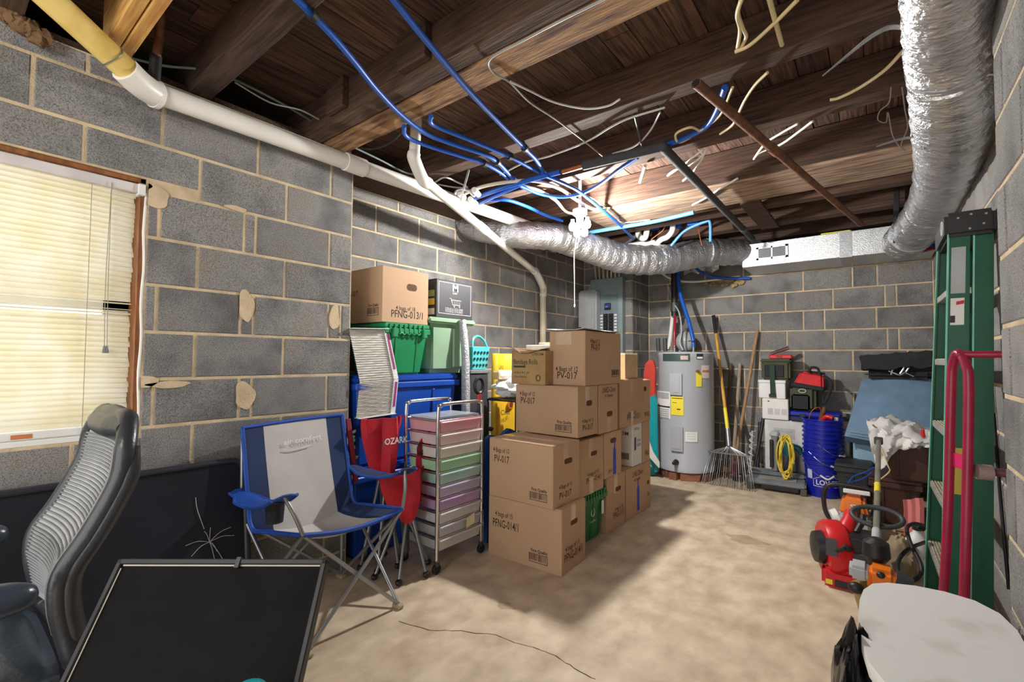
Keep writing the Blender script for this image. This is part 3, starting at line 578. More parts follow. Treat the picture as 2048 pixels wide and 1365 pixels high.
# ================================================================== cardboard cartons
def carton(label, x0, x1, y0, y1, z0, z1, F=(), Ed=(), hole=None, fhole=None, tape='E', bars=None, m=CARD, group='cardboard cartons in the pile', rz=0, ink=INK, open_top=False, ltape=.055):
    cx, cy = (x0+x1)/2, (y0+y1)/2
    th = T('carton', label, 'box', (cx, cy, z0), rz=rz, group=group, local=True)
    a, b, h = (x1-x0)/2, (y1-y0)/2, z1-z0
    g = G()
    if open_top: g.tub(-a, a, -b, b, 0, h, 0, .005)
    else: g.bx(-a, a, -b, b, 0, h-.004)
    obj('body', g, m, th, bevel=.003, smooth=0)
    if not open_top:
        for s in (-1, 1): obj('flap', G().bx(-a+.002, a-.002, min(s*.0015, s*(b-.002)), max(s*.0015, s*(b-.002)), h-.0039, h), m, th, smooth=0, bevel=.001)
        if tape: decal(th, TAPE, (-a+.004, -ltape/2, h+.0002), (1, 0, 0), (0, 1, 0), 2*a-.008, ltape, 'tape', .0004)
    if tape and 'E' in tape:
        L = min(.13, h*.35); decal(th, TAPE, (a+.0004, -ltape/2-.01, h-L), (0, 1, 0), (0, 0, 1), ltape, L, 'tape', .0004)
    if tape and 'B' in tape: decal(th, TAPE, (a+.0004, -ltape/2, .0), (0, 1, 0), (0, 0, 1), ltape, h*.3, 'tape', .0004)
    if tape and 'F' in tape: decal(th, TAPE, (-a+.05, -b-.0004, h-.09), (1, 0, 0), (0, 0, 1), .12, .085, 'tape', .0004)
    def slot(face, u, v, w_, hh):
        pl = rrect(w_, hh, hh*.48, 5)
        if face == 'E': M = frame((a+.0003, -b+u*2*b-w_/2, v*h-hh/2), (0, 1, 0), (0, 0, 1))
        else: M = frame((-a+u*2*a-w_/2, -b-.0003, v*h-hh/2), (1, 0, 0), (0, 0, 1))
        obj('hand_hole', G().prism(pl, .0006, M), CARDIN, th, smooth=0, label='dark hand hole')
    if hole: slot('E', *hole)
    if fhole: slot('F', *fhole)
    for (s, u, v, size, width) in F: text(s, size*1.1, ink, th, (-a+u*2*a, -b-.0006, v*h), (1, 0, 0), (0, 0, 1), width, bold=.006)
    for (s, u, v, size, width) in Ed: text(s, size*1.1, ink, th, (a+.0006, -b+u*2*b, v*h), (0, 1, 0), (0, 0, 1), width, bold=.006)
    for bb in (bars or ()):
        face, u, v, w_, hh = bb; g = G(); t = .0005
        if face == 'F': M = frame((-a+u*2*a, -b-.0002, v*h), (1, 0, 0), (0, 0, 1))
        else: M = frame((a+.0002, -b+u*2*b, v*h), (0, 1, 0), (0, 0, 1))
        e = .003
        for q in ((0, w_, 0, e), (0, w_, hh-e, hh), (0, e, 0, hh), (w_-e, w_, 0, hh)): g.bx(q[0], q[1], q[2], q[3], 0, t, M)
        xx = e*2; rr = random.Random(5)
        while xx < w_-e*2: k = rr.choice((.0015, .003, .0045)); g.bx(xx, xx+k, hh*.22, hh*.9, 0, t, M); xx += k+rr.choice((.003, .005))
        obj('barcode', g, ink, th, smooth=0)
        if face == 'F': text('First Quality', .026, ink, th, (-a+u*2*a+.012, -b-.0006, v*h+hh+.008), (1, 0, 0), (0, 0, 1), w_*.9, bold=.02)
    return th
PV = [('4 Bags of 12', .07, .77, .036, .125), ('PV-017', .085, .60, .055, .115)]
PVE = [('4 Bags of 12', .22, .28, .028, .14), ('PV-017', .22, .12, .048, .13)]
def bottle_print(th, y, z, h):
    m = mat('blue_print', (36, 74, 190), .6)
    a = None
    pl = [(-.022, 0), (.022, 0), (.022, h*.66), (.008, h*.8), (.008, h), (-.008, h), (-.008, h*.8), (-.022, h*.66)]
    ob = [c for c in th.children if c.name.startswith('body')][0]; xx = max(v.co.x for v in ob.data.vertices)+.0004
    obj('bottle_print', G().prism([(p, q) for p, q in pl], .0006, frame((xx, y, z), (0, 1, 0), (0, 0, 1))), m, th, smooth=0, label='blue printed bottle')
carton('brown carton PFNG-014/1 at the front bottom of the pile', -1.925, -1.41, 2.225, 2.52, 0, .366, [('4 bags of 15', .10, .68, .038, .13), ('PFNG-014/1', .06, .50, .062, .19)], [('4 bags of 15', .15, .33, .036, .17), ('PFNG-014/1', .10, .17, .060, .22)], hole=(.5, .72, .085, .03), bars=[('F', .58, .10, .125, .05)], rz=R(3))
carton('brown carton PV-017 second from the floor at the front of the pile', -1.91, -1.44, 2.205, 2.50, .367, .719, PV, PVE, hole=(.55, .70, .09, .032), bars=[('F', .66, .09, .12, .045)], tape='E')
# column behind
carton('brown carton PFNG-014/1 standing on the green tote', -1.98, -1.485, 2.56, 2.90, .335, .690, [], [('4 bags of 15', .35, .33, .03, .15), ('PFNG-014/1', .30, .20, .05, .2)], hole=(.6, .72, .085, .03), tape='EB')
carton('brown carton PV-017 third from the floor with a torn tape end', -1.945, -1.462, 2.515, 2.775, .721, 1.035, PV, PVE, hole=(.55, .66, .075, .035), bars=[('F', .66, .09, .12, .045)], tape='E')
carton('brown carton LINED with a low hand hole beside the third PV-017 carton', -1.94, -1.462, 2.79, 3.075, .712, 1.035, [], [('LINED-Client', .16, .84, .045, .2), ('in diapers', .3, .74, .03, .12)], hole=(.55, .38, .085, .035), tape='B')
carton('uppermost large carton PV-017 with lifted white flaps', -1.735, -1.465, 2.61, 3.13, 1.037, 1.392, [('4 Bags of 12', .18, .26, .04, .17), ('PV-017', .22, .12, .06, .15)], [('4 Bags of 12', .13, .78, .038, .13), ('PV-017', .15, .64, .058, .12)], bars=[('E', .72, .14, .11, .05)], tape='F')
th = [o for o in bpy.data.objects if o.get('label', '').startswith('uppermost large')][0]
P = [[Vector((x, y, .358+.012*math.sin(3*x*9)*math.cos(y*6)+.012*(1 if abs(x) > .1 else .3))) for y in (-.28, -.15, 0, .15, .27)] for x in (-.15, -.08, 0, .08, .14)]
obj('lifted_flap', G().sheet(P, .003), mat('white_card', (226, 220, 208), .8), th, label='pale lifted top flap')
carton('brown carton with a blue printed bottle and hand hole under the LINED carton', -1.96, -1.485, 2.915, 3.18, .388, .70, [], [('24 fl. oz', .2, .1, .03, .1)], hole=(.5, .80, .09, .035))
bottle_print([o for o in bpy.data.objects if o.get('label', '').startswith('brown carton with a blue printed bottle and')][0], .02, .01, .24)
carton('brown carton PFNG-013/1 on the floor beside the green tote', -1.99, -1.497, 2.975, 3.268, 0, .384, [], [('4 bags of 18', .42, .33, .03, .13), ('PFNG-013/1', .32, .2, .055, .18)], hole=(.6, .72, .09, .032), tape='E')
t = carton('brown carton LINE with a blue printed bottle on the floor', -1.99, -1.50, 3.29, 3.655, 0, .378, [], [('LINE Client', .32, .80, .05, .2), ('w/ bottle', .4, .70, .03, .12)], tape='')
bottle_print(t, .04, .03, .25)
carton('brown carton on the floor last in the row toward the heater', -1.99, -1.50, 3.66, 3.765, 0, .378, [], [('20x', .3, .25, .05, .05)], hole=(.5, .55, .04, .035), tape='')
W = mat('white_carton', (226, 224, 220), .7, var=.04)
t = carton('white carton with a purple printed square', -1.62, -1.505, 3.42, 3.60, .381, .708, [('3M', .25, .72, .04, .05)], [('600 ea', .2, .84, .03, .09)], m=W, group='small cartons in the pile', tape='', ink=mat('purple_ink', (86, 44, 120), .6))
decal(t, mat('purple_ink', (86, 44, 120), .6), (.0578, -.055, .12), (0, 1, 0), (0, 0, 1), .03, .10, 'print', .0006, label='purple printed bar'); text('TOTAL', .03, mat('purple_ink', (86, 44, 120), .6), t, (.0583, -.015, .18), (0, 1, 0), (0, 0, 1), .08); text('NEEDS', .03, mat('purple_ink', (86, 44, 120), .6), t, (.0583, -.015, .145), (0, 1, 0), (0, 0, 1), .08)
decal(t, mat('grey_print', (120, 120, 118), .7), (-.04, -.0905, .05), (1, 0, 0), (0, 0, 1), .07, .05, 'barcode', .0006)
carton('brown carton PFNG-013/1 with a long tape strip on top of the white carton', -1.90, -1.475, 3.135, 3.56, .712, 1.062, [], [('4 bags of 18', .32, .24, .03, .15), ('PFNG-013/1', .28, .12, .055, .24)], tape='EB', ltape=.04)
carton('brown carton standing tall behind the white carton, middle of the last column', -1.95, -1.50, 3.615, 3.752, .38, .71, [], [('PFNG', .25, .15, .05, .08)], tape='')
carton('brown carton with a small hand hole, topmost of the last column', -1.95, -1.495, 3.575, 3.752, .712, 1.045, [], [('PFNG', .3, .1, .05, .1)], hole=(.4, .78, .05, .04), tape='')
carton('plain brown carton hidden under the bandage carton', -2.02, -1.99, 2.55, 2.8, .0, .01, tape='') if 0 else None
t = carton('small worn carton printed Bandage Rolls', -1.985, -1.705, 2.515, 2.77, 1.037, 1.262, [('Bandage Rolls', .06, .60, .044, .20), ('6 in x 4.1 yd', .1, .32, .02, .12), ('Non-Sterile', .1, .2, .016, .1), ('CONFORM', .62, .86, .022, .09)], [], m=mat('olive_cardboard', (176, 142, 96), .85, var=.1, rnd=.05), group='small cartons in the pile', tape='', ink=mat('green_ink', (40, 70, 48), .8))
obj('print_ring', G().tube([Vector((.085+.016*math.cos(a), -.1282, .045+.02*math.sin(a))) for a in [i*math.pi/6 for i in range(12)]], .003, 4, 1, True), mat('green_ink', (40, 70, 48), .8), t)
decal(t, mat('green_ink', (40, 70, 48), .8), (-.12, -.1282, .112), (1, 0, 0), (0, 0, 1), .10, .012, 'print', .0006)
P = [[Vector((x, y, .228+.02*math.sin(x*14+y*9)+.02*(1 if x < -.08 else 0))) for y in (-.15, -.09, -.03, .03, .10)] for x in (-.17, -.11, -.05, .02, .08)]
obj('torn_flap', G().sheet(P, .003), CARDIN, t, label='crumpled torn top flap')
for i, (a, b, c, d, z0, z1) in enumerate(((-1.97, -1.76, 2.66, 2.84, 1.268, 1.305), (-2.0, -1.80, 2.86, 3.06, 1.20, 1.33), (-1.78, -1.745, 2.82, 3.1, 1.20, 1.34))):
    l = ('flat white paper packet on the bandage carton', 'cream carton standing behind the bandage carton', 'narrow cream carton between the bandage carton and the uppermost carton')[i]
    if i == 0: obj('paper_packet', G().bx(a, b, c, d, z0, z1), WHITE, label=l, cat='paper', bevel=.004)
    else: carton(l, a, b, c, d, 1.037, z1, m=mat('cream_card', (222, 206, 170), .8), tape='', group='small cartons in the pile')
t = carton('pale carton with a printed up symbol behind the uppermost carton', -1.75, -1.49, 3.26, 3.49, 1.064, 1.255, [('||', .45, .35, .08, .06)], [], m=mat('tan_card', (214, 186, 142), .8), tape='')
# green tote under a carton, in the pile
def tote(label, x0, x1, y0, y1, z0, z1, m, group=None, ribs=3, lidded=True, name='storage_tote'):
    th = T(name, label, 'tote', ((x0+x1)/2, (y0+y1)/2, z0), group=group)
    obj('body', G().taper(x0, x1, y0, y1, z0, z1-.045, .035), m, th, bevel=.012, seg=2)
    obj('rim', G().bx(x0-.012, x1+.012, y0-.012, y1+.012, z1-.07, z1-.03), m, th, bevel=.006)
    if lidded:
        n = 6
        obj('lid_half', G().bx(x0-.008, x1+.008, y0-.008, (y0+y1)/2-.001, z1-.03, z1), m, th, bevel=.006); obj('lid_half', G().bx(x0-.008, x1+.008, (y0+y1)/2+.001, y1+.008, z1-.03, z1), m, th, bevel=.006)
        g = G()
        for i in range(8): yy = y0+.02+(y1-y0-.04)*i/8; g.bx(x1+.008, x1+.016, yy, yy+.012, z1-.06, z1-.005)
        obj('lid_teeth', g, m, th, bevel=.002)
    for i in range(ribs):
        yy = y0+(y1-y0)*(i+.5)/ribs; obj('rib', G().bar((x1-.034, yy, z0+.01), (x1-.004, yy, z1-.075), .018, .012, (1, 0, 0)), m, th, bevel=.003)
        xx = x0+(x1-x0)*(i+.5)/ribs; obj('rib', G().bar((xx, y0+.034, z0+.01), (xx, y0+.004, z1-.075), .018, .012, (0, 1, 0)), m, th, bevel=.003)
    return th
GRN = mat('green_tote', (28, 138, 84), .4, var=.06)
t = tote('dark green lidded tote with a round white emblem under a carton', -1.98, -1.50, 2.63, 2.96, 0, .333, mat('dark_green_tote', (22, 112, 62), .4, var=.06))
obj('emblem', G().tube([Vector((-1.512, 2.80+.022*math.cos(a), .19+.026*math.sin(a))) for a in [i*math.pi/6 for i in range(12)]], .004, 5, 1, True), WHITE, t, label='white ring emblem')
text('TotePlus', .022, WHITE, t, (-1.513, 2.755, .125), (0, 1, 0), (0, 0, 1), .09)
decal(t, WHITE, (-1.495, 2.89, .16), (0, 1, 0), (0, 0, 1), .035, .09, 'paper_label', .0006)
# ================================================================== window blind
SLAT = mat('cream_slat', (246, 243, 232), .5, var=.05, trans=.5, rgb2=(242, 236, 214))
th = T('window_blind', 'cream slatted blind with two bent slats, hanging in the window', 'blind', (XL-.02, .05, .9))
ya, yb = -.44, .545; zt = 1.935; xc = XL-.018
obj('head_rail', G().bx(xc-.02, xc+.022, ya, yb+.01, zt-.038, zt), mat('head_rail_paint', (214, 208, 208), .4), th, bevel=.002)
obj('end_bracket', G().bx(xc-.025, xc+.028, yb+.0, yb+.025, zt-.045, zt+.002), WHITE, th, bevel=.002)
N = 46; z = zt-.05; top = z; bot = .945
for i in range(N):
    zz = top-(top-bot)*i/(N-1); tilt = R(68); e = 0
    if i == 22: tilt = R(10)
    if i == 23: tilt = R(2)
    if i == 24: tilt = R(14)
    yl, yr = ya+.006, yb-.006+random.uniform(-.004, .003)
    cols = []
    for (s, cv) in ((-.0135, .0), (-.005, .0028), (.005, .0028), (.0135, .0)):
        x = s*math.cos(tilt)+cv*math.sin(tilt); zc = s*math.sin(tilt)*-1+cv*math.cos(tilt)
        row = []
        for yy in (yl, (yl+yr)/2, yr):
            dz = random.uniform(-.0012, .0012)+(-.004 if i in (23,) and yy == yr else 0)
            row.append(Vector((xc+x, yy, zz+zc+dz)))
        cols.append(row)
    obj('slat', G().sheet(cols, .0008), SLAT, th, smooth=60)
obj('bottom_rail', G().bx(xc-.012, xc+.014, ya+.004, yb-.004, .900, .930), WHITE, th, bevel=.003)
decal(th, mat('warning_label', (196, 120, 70), .6), (xc+.0145, .21, .905), (0, 1, 0), (0, 0, 1), .055, .016, 'warning_label', .0006, label='orange warning label')
for yy in (.105, .40): obj('ladder_cord', G().tube([(xc+.016, yy, zt-.04), (xc+.017, yy, 1.4), (xc+.016, yy, .90)], .0012, 5, 1), mat('cord_grey', (150, 146, 130), .7), th)
for k, yy in enumerate((.455, .463)):
    obj('pull_cord', G().tube([(xc+.026, .458, zt-.02), (xc+.027, yy-.004, 1.5), (xc+.027, yy, 1.245)], .0014, 5, 4), mat('cord_grey', (150, 146, 130), .7), th)
    obj('tassel', G().lathe([(.003, .03), (.007, .004), (.006, 0)], 8, (xc+.027, yy, 1.22)), MGREY, th)
# ================================================================== folding table leaning on the wall
NAVY = mat('navy_table', (24, 27, 38), .55, var=.12, scale=3, rgb2=(17, 19, 28), spec=.35)
M = frame((-2.265, -.735, .012), (0, 1, -.008), (-.155, 0, 1)); Wd, Hd = 1.70, .735
th = T('folding_table', 'dark navy folding table top leaning on its side against the wall', 'table', (-2.3, .12, 0))
obj('table_top', G().prism(rrect(Wd, Hd, .06, 6), -.03, M), NAVY, th, bevel=.004)
rim = [M @ Vector((x, y, .0)) for x, y in rrect(Wd, Hd, .06, 6)]
obj('edge_band', G().tube(rim, .014, 8, 1, True), mat('navy_edge', (40, 42, 50), .4), th, smooth=60)
g = G(); rr = random.Random(4); c = M @ Vector((1.545, .40, .004))
ex, ey = M.col[0].to_3d(), M.col[1].to_3d(); ez = M.col[2].to_3d()
for (dx, dy) in ((-.09, .01), (.085, .04), (.10, .0), (-.07, -.04), (.02, -.09), (.06, -.11), (.005, .06), (-.02, .05), (.03, -.05)):
    g.tube([c, c+ex*dx*.5+ey*(dy*.5+.01), c+ex*dx+ey*dy], .0011, 4, 4)
g.tube([c+ex*-.05+ey*.20, c+ex*-.045+ey*.15, c+ex*-.02+ey*.06], .0013, 4, 4)
obj('scratch', g, mat('scratch_white', (190, 190, 184), .7), th, label='white star shaped scratch marks')
# ================================================================== black framed board in front
TL, TR = Vector((-1.417, .308, .724)), Vector((-1.032, .612, .726)); dn = Vector((.091, -.097, -.186))
dn = dn*(.72/.186); xh = (TR-TL).normalized(); dn = dn-xh*dn.dot(xh); BLp = TL+dn
M = frame(BLp+Vector((0, 0, .006)), TR-TL, TL-BLp); w_, h_ = (TR-TL).length, (TL-BLp).length
BB = mat('black_board', (17, 16, 15), .85, var=.2, scale=20, spec=.2)
th = T('black_board', 'black framed board leaning at the front beside the office chair', 'board', BLp+(TR-TL)/2)
obj('panel', G().bx(.01, w_-.01, .01, h_-.01, -.012, -.002, M), BB, th, smooth=0)
pale = mat('pale_edge', (188, 182, 164), .6)
for q in ((0, w_, h_-.012, h_), (0, w_, 0, .012), (0, .012, 0, h_), (w_-.012, w_, 0, h_)): obj('frame_rail', G().bx(q[0], q[1], q[2], q[3], -.02, .006, M), mat('board_frame', (30, 29, 28), .5), th, smooth=0, bevel=.002)
obj('worn_edge', G().bx(.016, w_-.014, h_-.0155, h_-.0125, -.001, .0015, M).bx(.0125, .0150, h_*.55, h_-.02, -.001, .0015, M), pale, th, smooth=0, label='pale worn edge line')
obj('clip', G().bx(w_*.57, w_*.59, h_-.02, h_+.003, -.022, .009, M), BLACKP, th, smooth=0); obj('clip', G().bx(-.006, .014, h_*.56, h_*.64, -.022, .010, M), BLACKP, th, bevel=.003)
c = TP(497, 1392, .86)
th = T('teal_pole', 'teal rounded cap just peeking in at the bottom edge', 'pole', (c.x, c.y, 0))
TEAL = mat('teal_plastic', (28, 156, 164), .35)
obj('shaft', G().cyl((c.x, c.y, .0), (c.x, c.y, c.z-.02), .022), TEAL, th); obj('cap', G().ball(c, (.034, .034, .022), 18, 10), TEAL, th)
# ================================================================== office chair
LEA = mat('black_leather', (52, 54, 58), .32, var=.1, bump=.12, bscale=90); MESH = mat('grey_mesh', (172, 174, 172), .7, var=.06)
LEA_SHEEN = mat('blue_sheen_leather', (56, 66, 78), .3, var=.1, bump=.12, bscale=60)  # bluish daylight sheen is put into the base colour of seat and armrests
th = T('office_chair', 'black leather office chair with a ribbed grey mesh back at lower left', 'chair', (-1.69, .02, 0))
xl, xr = -1.90, -1.455
prof = []
for (q_, w__) in ((152, 1325), (132, 1262), (119, 1195), (134, 1132), (188, 1066), (244, 962), (262, 872)): _p = XP(q_, w__, -1.462); prof.append((_p.y, _p.z))
prof.append((prof[-1][0]+.012, prof[-1][1]+.04))
Z0c, Z1c = prof[0][1], prof[-1][1]
def bp(z):
    for i in range(len(prof)-1):
        if prof[i][1] <= z <= prof[i+1][1]:
            t = (z-prof[i][1])/(prof[i+1][1]-prof[i][1]); return prof[i][0]*(1-t)+prof[i+1][0]*t
    return prof[-1][0] if z > 1 else prof[0][0]
Hc = Z1c-Z0c
def wk(z): t = (z-Z0c)/Hc; return 1.0 if t < .7 else 1-.16*((t-.7)/.3)**2
xm = (xl+xr)/2; hw = (xr-xl)/2; zs = [Z0c+Hc*k/8 for k in range(9)]
loop = [Vector((xm+(hw-.02)*wk(z), bp(z), z)) for z in zs[:-1]]
for t in (.75, .4, 0, -.4, -.75): loop.append(Vector((xm+(hw-.05)*t, bp(Z1c), Z1c-.012*abs(t))))
loop += [Vector((xm-(hw-.02)*wk(z), bp(z), z)) for z in reversed(zs[:-1])]
for t in (-.6, 0, .6): loop.append(Vector((xm+(hw-.05)*t, bp(Z0c)+.01, Z0c-.015)))
obj('back_frame', G().tube(loop, .0225, 12, 5, True), LEA, th, smooth=70)
side = [Vector((xm+(hw-.014)*wk(z), bp(z)+.016, z)) for z in zs[:-1]]; obj('side_band', G().tube(side, [.012]+[.02]*6+[.012], 10, 4), LEA, th, smooth=70)
rows = [[Vector((xm+(hw-.03)*u*wk(z), bp(z)-.008+.03*(1-u*u)*.6, z)) for u in (-1, -.6, -.2, .2, .6, 1)] for z in [Z0c+.03+(Hc-.06)*i/26 for i in range(27)]]
obj('back_mesh', G().sheet(rows, .006), MESH, th, smooth=60, label='grey ribbed mesh panel')
for i in range(46):
    z = Z0c+.06+(Hc-.13)*i/45
    obj('mesh_rib', G().tube([Vector((xm+(hw-.036)*u*wk(z), bp(z)-.0125+.03*(1-u*u)*.6, z)) for u in (-1, -.5, 0, .5, 1)], .0032, 5, 2), mat('mesh_rib_grey', (128, 130, 132), .6), th, smooth=60)
obj('piping', G().tube([Vector((xm+(hw-.03)*wk(z)-.004, bp(z)-.02, z)) for z in zs[1:-1]], .0035, 6, 4), mat('grey_piping', (120, 120, 120), .5), th)
obj('headrest_pad', G().tube([Vector((xm+(hw-.06)*t, bp(Z1c-.03)-.002, Z1c-.03)) for t in (-1, -.5, 0, .5, 1)], [.02, .034, .036, .034, .02], 12, 4), LEA, th, smooth=70)
s = [[Vector((xm+(hw+.02)*u, .215-.47*v, .485+.035*(1-u**4)*(1-(2*v-1)**6)-.05*max(0, v-.8)*5*(v-.8)*5*.3)) for v in [k/12 for k in range(13)]] for u in [-1+k/6 for k in range(13)]]
obj('seat', G().sheet(s, .03), LEA_SHEEN, th, smooth=60); obj('seat_side', G().bx(xm-hw-.012, xm+hw+.012, -.25, .21, .41, .50), LEA, th, bevel=.035, seg=4, smooth=50)
for sx in (-1, 1):
    xa = xm+sx*(hw+.045)
    arm = obj('armrest', G().tube([Vector((xa, .172, .703)), Vector((xa, .165, .704)), Vector((xa, .145, .706)), Vector((xa, .09, .71)), Vector((xa, -.1, .712)), Vector((xa, -.22, .70))], [.006, .02, .03, .037, .036, .03], 14, 4), LEA_SHEEN, th, smooth=70)
    obj('arm_post', G().tube([Vector((xa, .0, .69)), Vector((xa, -.01, .5)), Vector((xm+sx*(hw-.02), -.01, .41))], .018, 8, 4), BLACKP, arm)
obj('gas_lift', G().cyl((xm, -.02, .1), (xm, -.02, .42), .028), BLACKP, th)
for k in range(5):
    a = R(72*k+20); e = Vector((xm+.29*math.cos(a), -.02+.29*math.sin(a), .075)); lg = obj('base_leg', G().tube([Vector((xm, -.02, .12)), e], [.028, .018], 8, 0), BLACKP, th)
    obj('caster', G().cyl(e+Vector((-.02, 0, -.045)), e+Vector((.02, 0, -.045)), .03), BLACKP, lg)
# ================================================================== blue camping chair
CB = mat('blue_trim', (24, 76, 168), .6, var=.1); CN = mat('navy_canvas', (32, 52, 92), .8, var=.15, bump=.15, bscale=120); CG = mat('grey_canvas', (196, 192, 188), .8, var=.05, bump=.1, bscale=150)
th = T('camping_chair', 'open blue and pale grey folding camping chair', 'chair', (-2.1, 1.23, 0))
FL, FR, BL, BR = ZP(614, 1304, .02), ZP(796, 1208, .02), Vector((-2.34, .96, .02)), Vector((-2.34, 1.47, .02))
sFL, sFR, sBL, sBR = Vector((-1.875, 1.0, .475)), Vector((-1.855, 1.492, .465)), Vector((-2.29, .955, .44)), Vector((-2.29, 1.48, .44))
tBL, tBR = Vector((-2.36, .95, .87)), Vector((-2.36, 1.47, .885))
aFL, aFR = Vector((-1.93, .945, .635)), Vector((-1.87, 1.515, .65))
for a, b in ((FL, sFR), (FR, sFL), (FR, sBR), (BR, sFR), (FL, sBL), (BL, sFL), (BL, sBR), (BR, sBL)):
    obj('leg', G().cyl(a, b, .0088), STEEL, th)
for a, b in ((BL, tBL), (BR, tBR)): obj('back_post', G().tube([a, a.lerp(b, .5), b], [.0088]*3, 10, 0), STEEL, th)
for a, b in ((sFL, aFL), (sFR, aFR)): obj('arm_post', G().tube([a, a.lerp(b, .5)+Vector((.012, 0, 0)), b], [.0088]*3, 10, 4), STEEL, th)
for a in (FL, FR, BL, BR): obj('foot', G().box(a-Vector((0, 0, .008)), (.055, .035, .022)), mat('foot_plastic', (170, 160, 132), .6), th, bevel=.006)
def seatpt(u, v):   # u across (0 left .. 1 right), v 0 top of back .. 1 front edge
    if v < .55:
        t = v/.55; L = tBL.lerp(sBL+Vector((.03, 0, -.02)), t); Rr = tBR.lerp(sBR+Vector((.03, 0, -.02)), t); sag = .05*math.sin(math.pi*t*.5+.3)
        p = L.lerp(Rr, u); return p+Vector((-.02-sag*.2, 0, 0))*math.sin(math.pi*u)+Vector((.05*t*t*math.sin(math.pi*u), 0, -.05*t*t*math.sin(math.pi*u)))
    t = (v-.55)/.45; L = (sBL+Vector((.03, 0, -.02))).lerp(sFL, t); Rr = (sBR+Vector((.03, 0, -.02))).lerp(sFR, t)
    p = L.lerp(Rr, u); d = math.sin(math.pi*u)*(.05+.035*math.sin(math.pi*t)+(-.02*t))
    return p+Vector((.05*(1-t)*math.sin(math.pi*u), 0, -d))
def strip(u0, u1, n=6, v0=0, v1=1, nv=22): return [[seatpt(u0+(u1-u0)*i/n, v0+(v1-v0)*j/nv) for j in range(nv+1)] for i in range(n+1)]
obj('fabric_centre', G().sheet(strip(.19, .82, 10), .005), CG, th, smooth=60, label='pale grey centre panel')
obj('fabric_side', G().sheet(strip(0, .19, 4), .005), CN, th, smooth=60, label='navy side panel'); obj('fabric_side', G().sheet(strip(.82, 1, 4), .005), CN, th, smooth=60, label='navy side panel')
edge = [seatpt(i/10, 0)+Vector((0, 0, .004)) for i in range(11)]
obj('trim', G().tube(edge, .009, 8, 3), CB, th, smooth=60); obj('trim', G().tube([seatpt(i/10, 1) for i in range(11)], .011, 8, 3), CB, th, smooth=60)
for u in (0, 1): obj('trim', G().tube([seatpt(u, j/12) for j in range(13)], .010, 8, 3), CB, th, smooth=60)
# armrests
for s_, (f, bk) in enumerate(((aFL, Vector((-2.34, .93, .60))), (aFR, Vector((-2.32, 1.50, .62))))):
    o_ = -1 if s_ == 0 else 1
    P = [[f.lerp(bk, t)+Vector((.02*(1-t), o_*wd*(1 if t < .85 else .6), -.035*math.sin(math.pi*t)-.06*abs(wd)*4 + .014*(t < .1))) for wd in (-.045, -.015, .015, .06)] for t in [k/8 for k in range(9)]]
    ar = obj('armrest', G().sheet(P, .006), CN if s_ else CB, th, smooth=60); obj('arm_trim', G().tube([p[0] for p in P], .007, 6, 2), CB, ar, smooth=60); obj('arm_trim', G().tube([p[-1] for p in P], .007, 6, 2), CB, ar, smooth=60)
c = Vector((-2.05, .965, .50)); obj('cup_holder', G().lathe([(.034, 0), (.04, .085), (.037, .085), (.031, .004)], 16, c), mat('mesh_black', (36, 40, 50), .7, alpha=.75), th, label='black mesh cup holder')
n = (seatpt(.5, .1)-seatpt(.5, 0)); upv = -n; rt = seatpt(.8, .06)-seatpt(.2, .06); nrm = rt.cross(upv).normalized(); nrm = nrm if nrm.x > 0 else -nrm
p = seatpt(.36, .13)+nrm*.014; text('air comfort', .042, WHITE, th, p, rt, upv, .20)
p = seatpt(.36, .155)+nrm*.012; obj('swoosh', G().tube([p, p+rt*.15-Vector((0, 0, .008)), p+rt*.45], .0022, 4, 6), WHITE, th)
# ================================================================== two folded red camping chairs
RC = mat('red_canvas', (190, 30, 46), .7, var=.15, bump=.15, bscale=100); RC2 = mat('red_canvas_dark', (128, 32, 52), .75, var=.2)
def folded_chair(label, c, top, splay, txt, fl=.3, fw=.075):
    th = T('folded_chair', label, 'chair', (c.x, c.y, 0), group='folded red camping chairs'); rr = random.Random(int(c.y*100))
    for k in range(6):
        a = R(60*k+15); b = Vector((c.x+splay*math.cos(a), c.y+splay*math.sin(a), .02)); t = Vector((c.x+.05*math.cos(a+2.5), c.y+.05*math.sin(a+2.5), top-.05-.1*(k % 2)))
        lg = obj('leg', G().cyl(b, t, .0088), STEEL, th); obj('foot', G().ball(b, (.02, .02, .018), 8, 6), BLACKP, lg)
    P = []
    for i in range(13):
        u = i/12; row = []
        for j in range(14):
            v = j/13; rad = (fw+.028*math.sin(u*14)+.016*math.sin(u*9+v*4))*(1-.3*v)
            a = -1.9+u*3.6; row.append(Vector((c.x+rad*math.cos(a), c.y+1.25*rad*math.sin(a), top-.02-fl*v+.03*math.sin(u*11)*(v > .8))))
        P.append(row)
    obj('fabric', G().sheet(P, .006), RC, th, smooth=50); 
    obj('strut_cluster', G().cyl((c.x+.03, c.y, .12), (c.x+.02, c.y-.02, top-.06), .012).cyl((c.x-.02, c.y+.05, .1), (c.x-.01, c.y+.03, top-.1), .012), DGREY, th)
    if txt: text(txt, .05, WHITE, th, (c.x+.118, c.y-.075, top-.16), (.1, 1, 0), (0, 0, 1), .15, bold=.02)
    return th
c1 = Vector((-2.30, 1.70, 0)); t = folded_chair('folded red camping chair with white lettering behind the blue chair', c1, .88, .12, 'OZARK', .36, .08)
g = G(); a, b = XP(696, 838, -2.36), XP(712, 965, -2.3)
obj('arm_strap', G().bar(a, b, .03, .012, (1, 0, 0)), RC2, t, bevel=.003)
c2 = Vector((-2.13, 1.72, 0)); t = folded_chair('folded red camping chair with a black cup ring beside the drawer cart', c2, .60, .16, '', .26, .09)
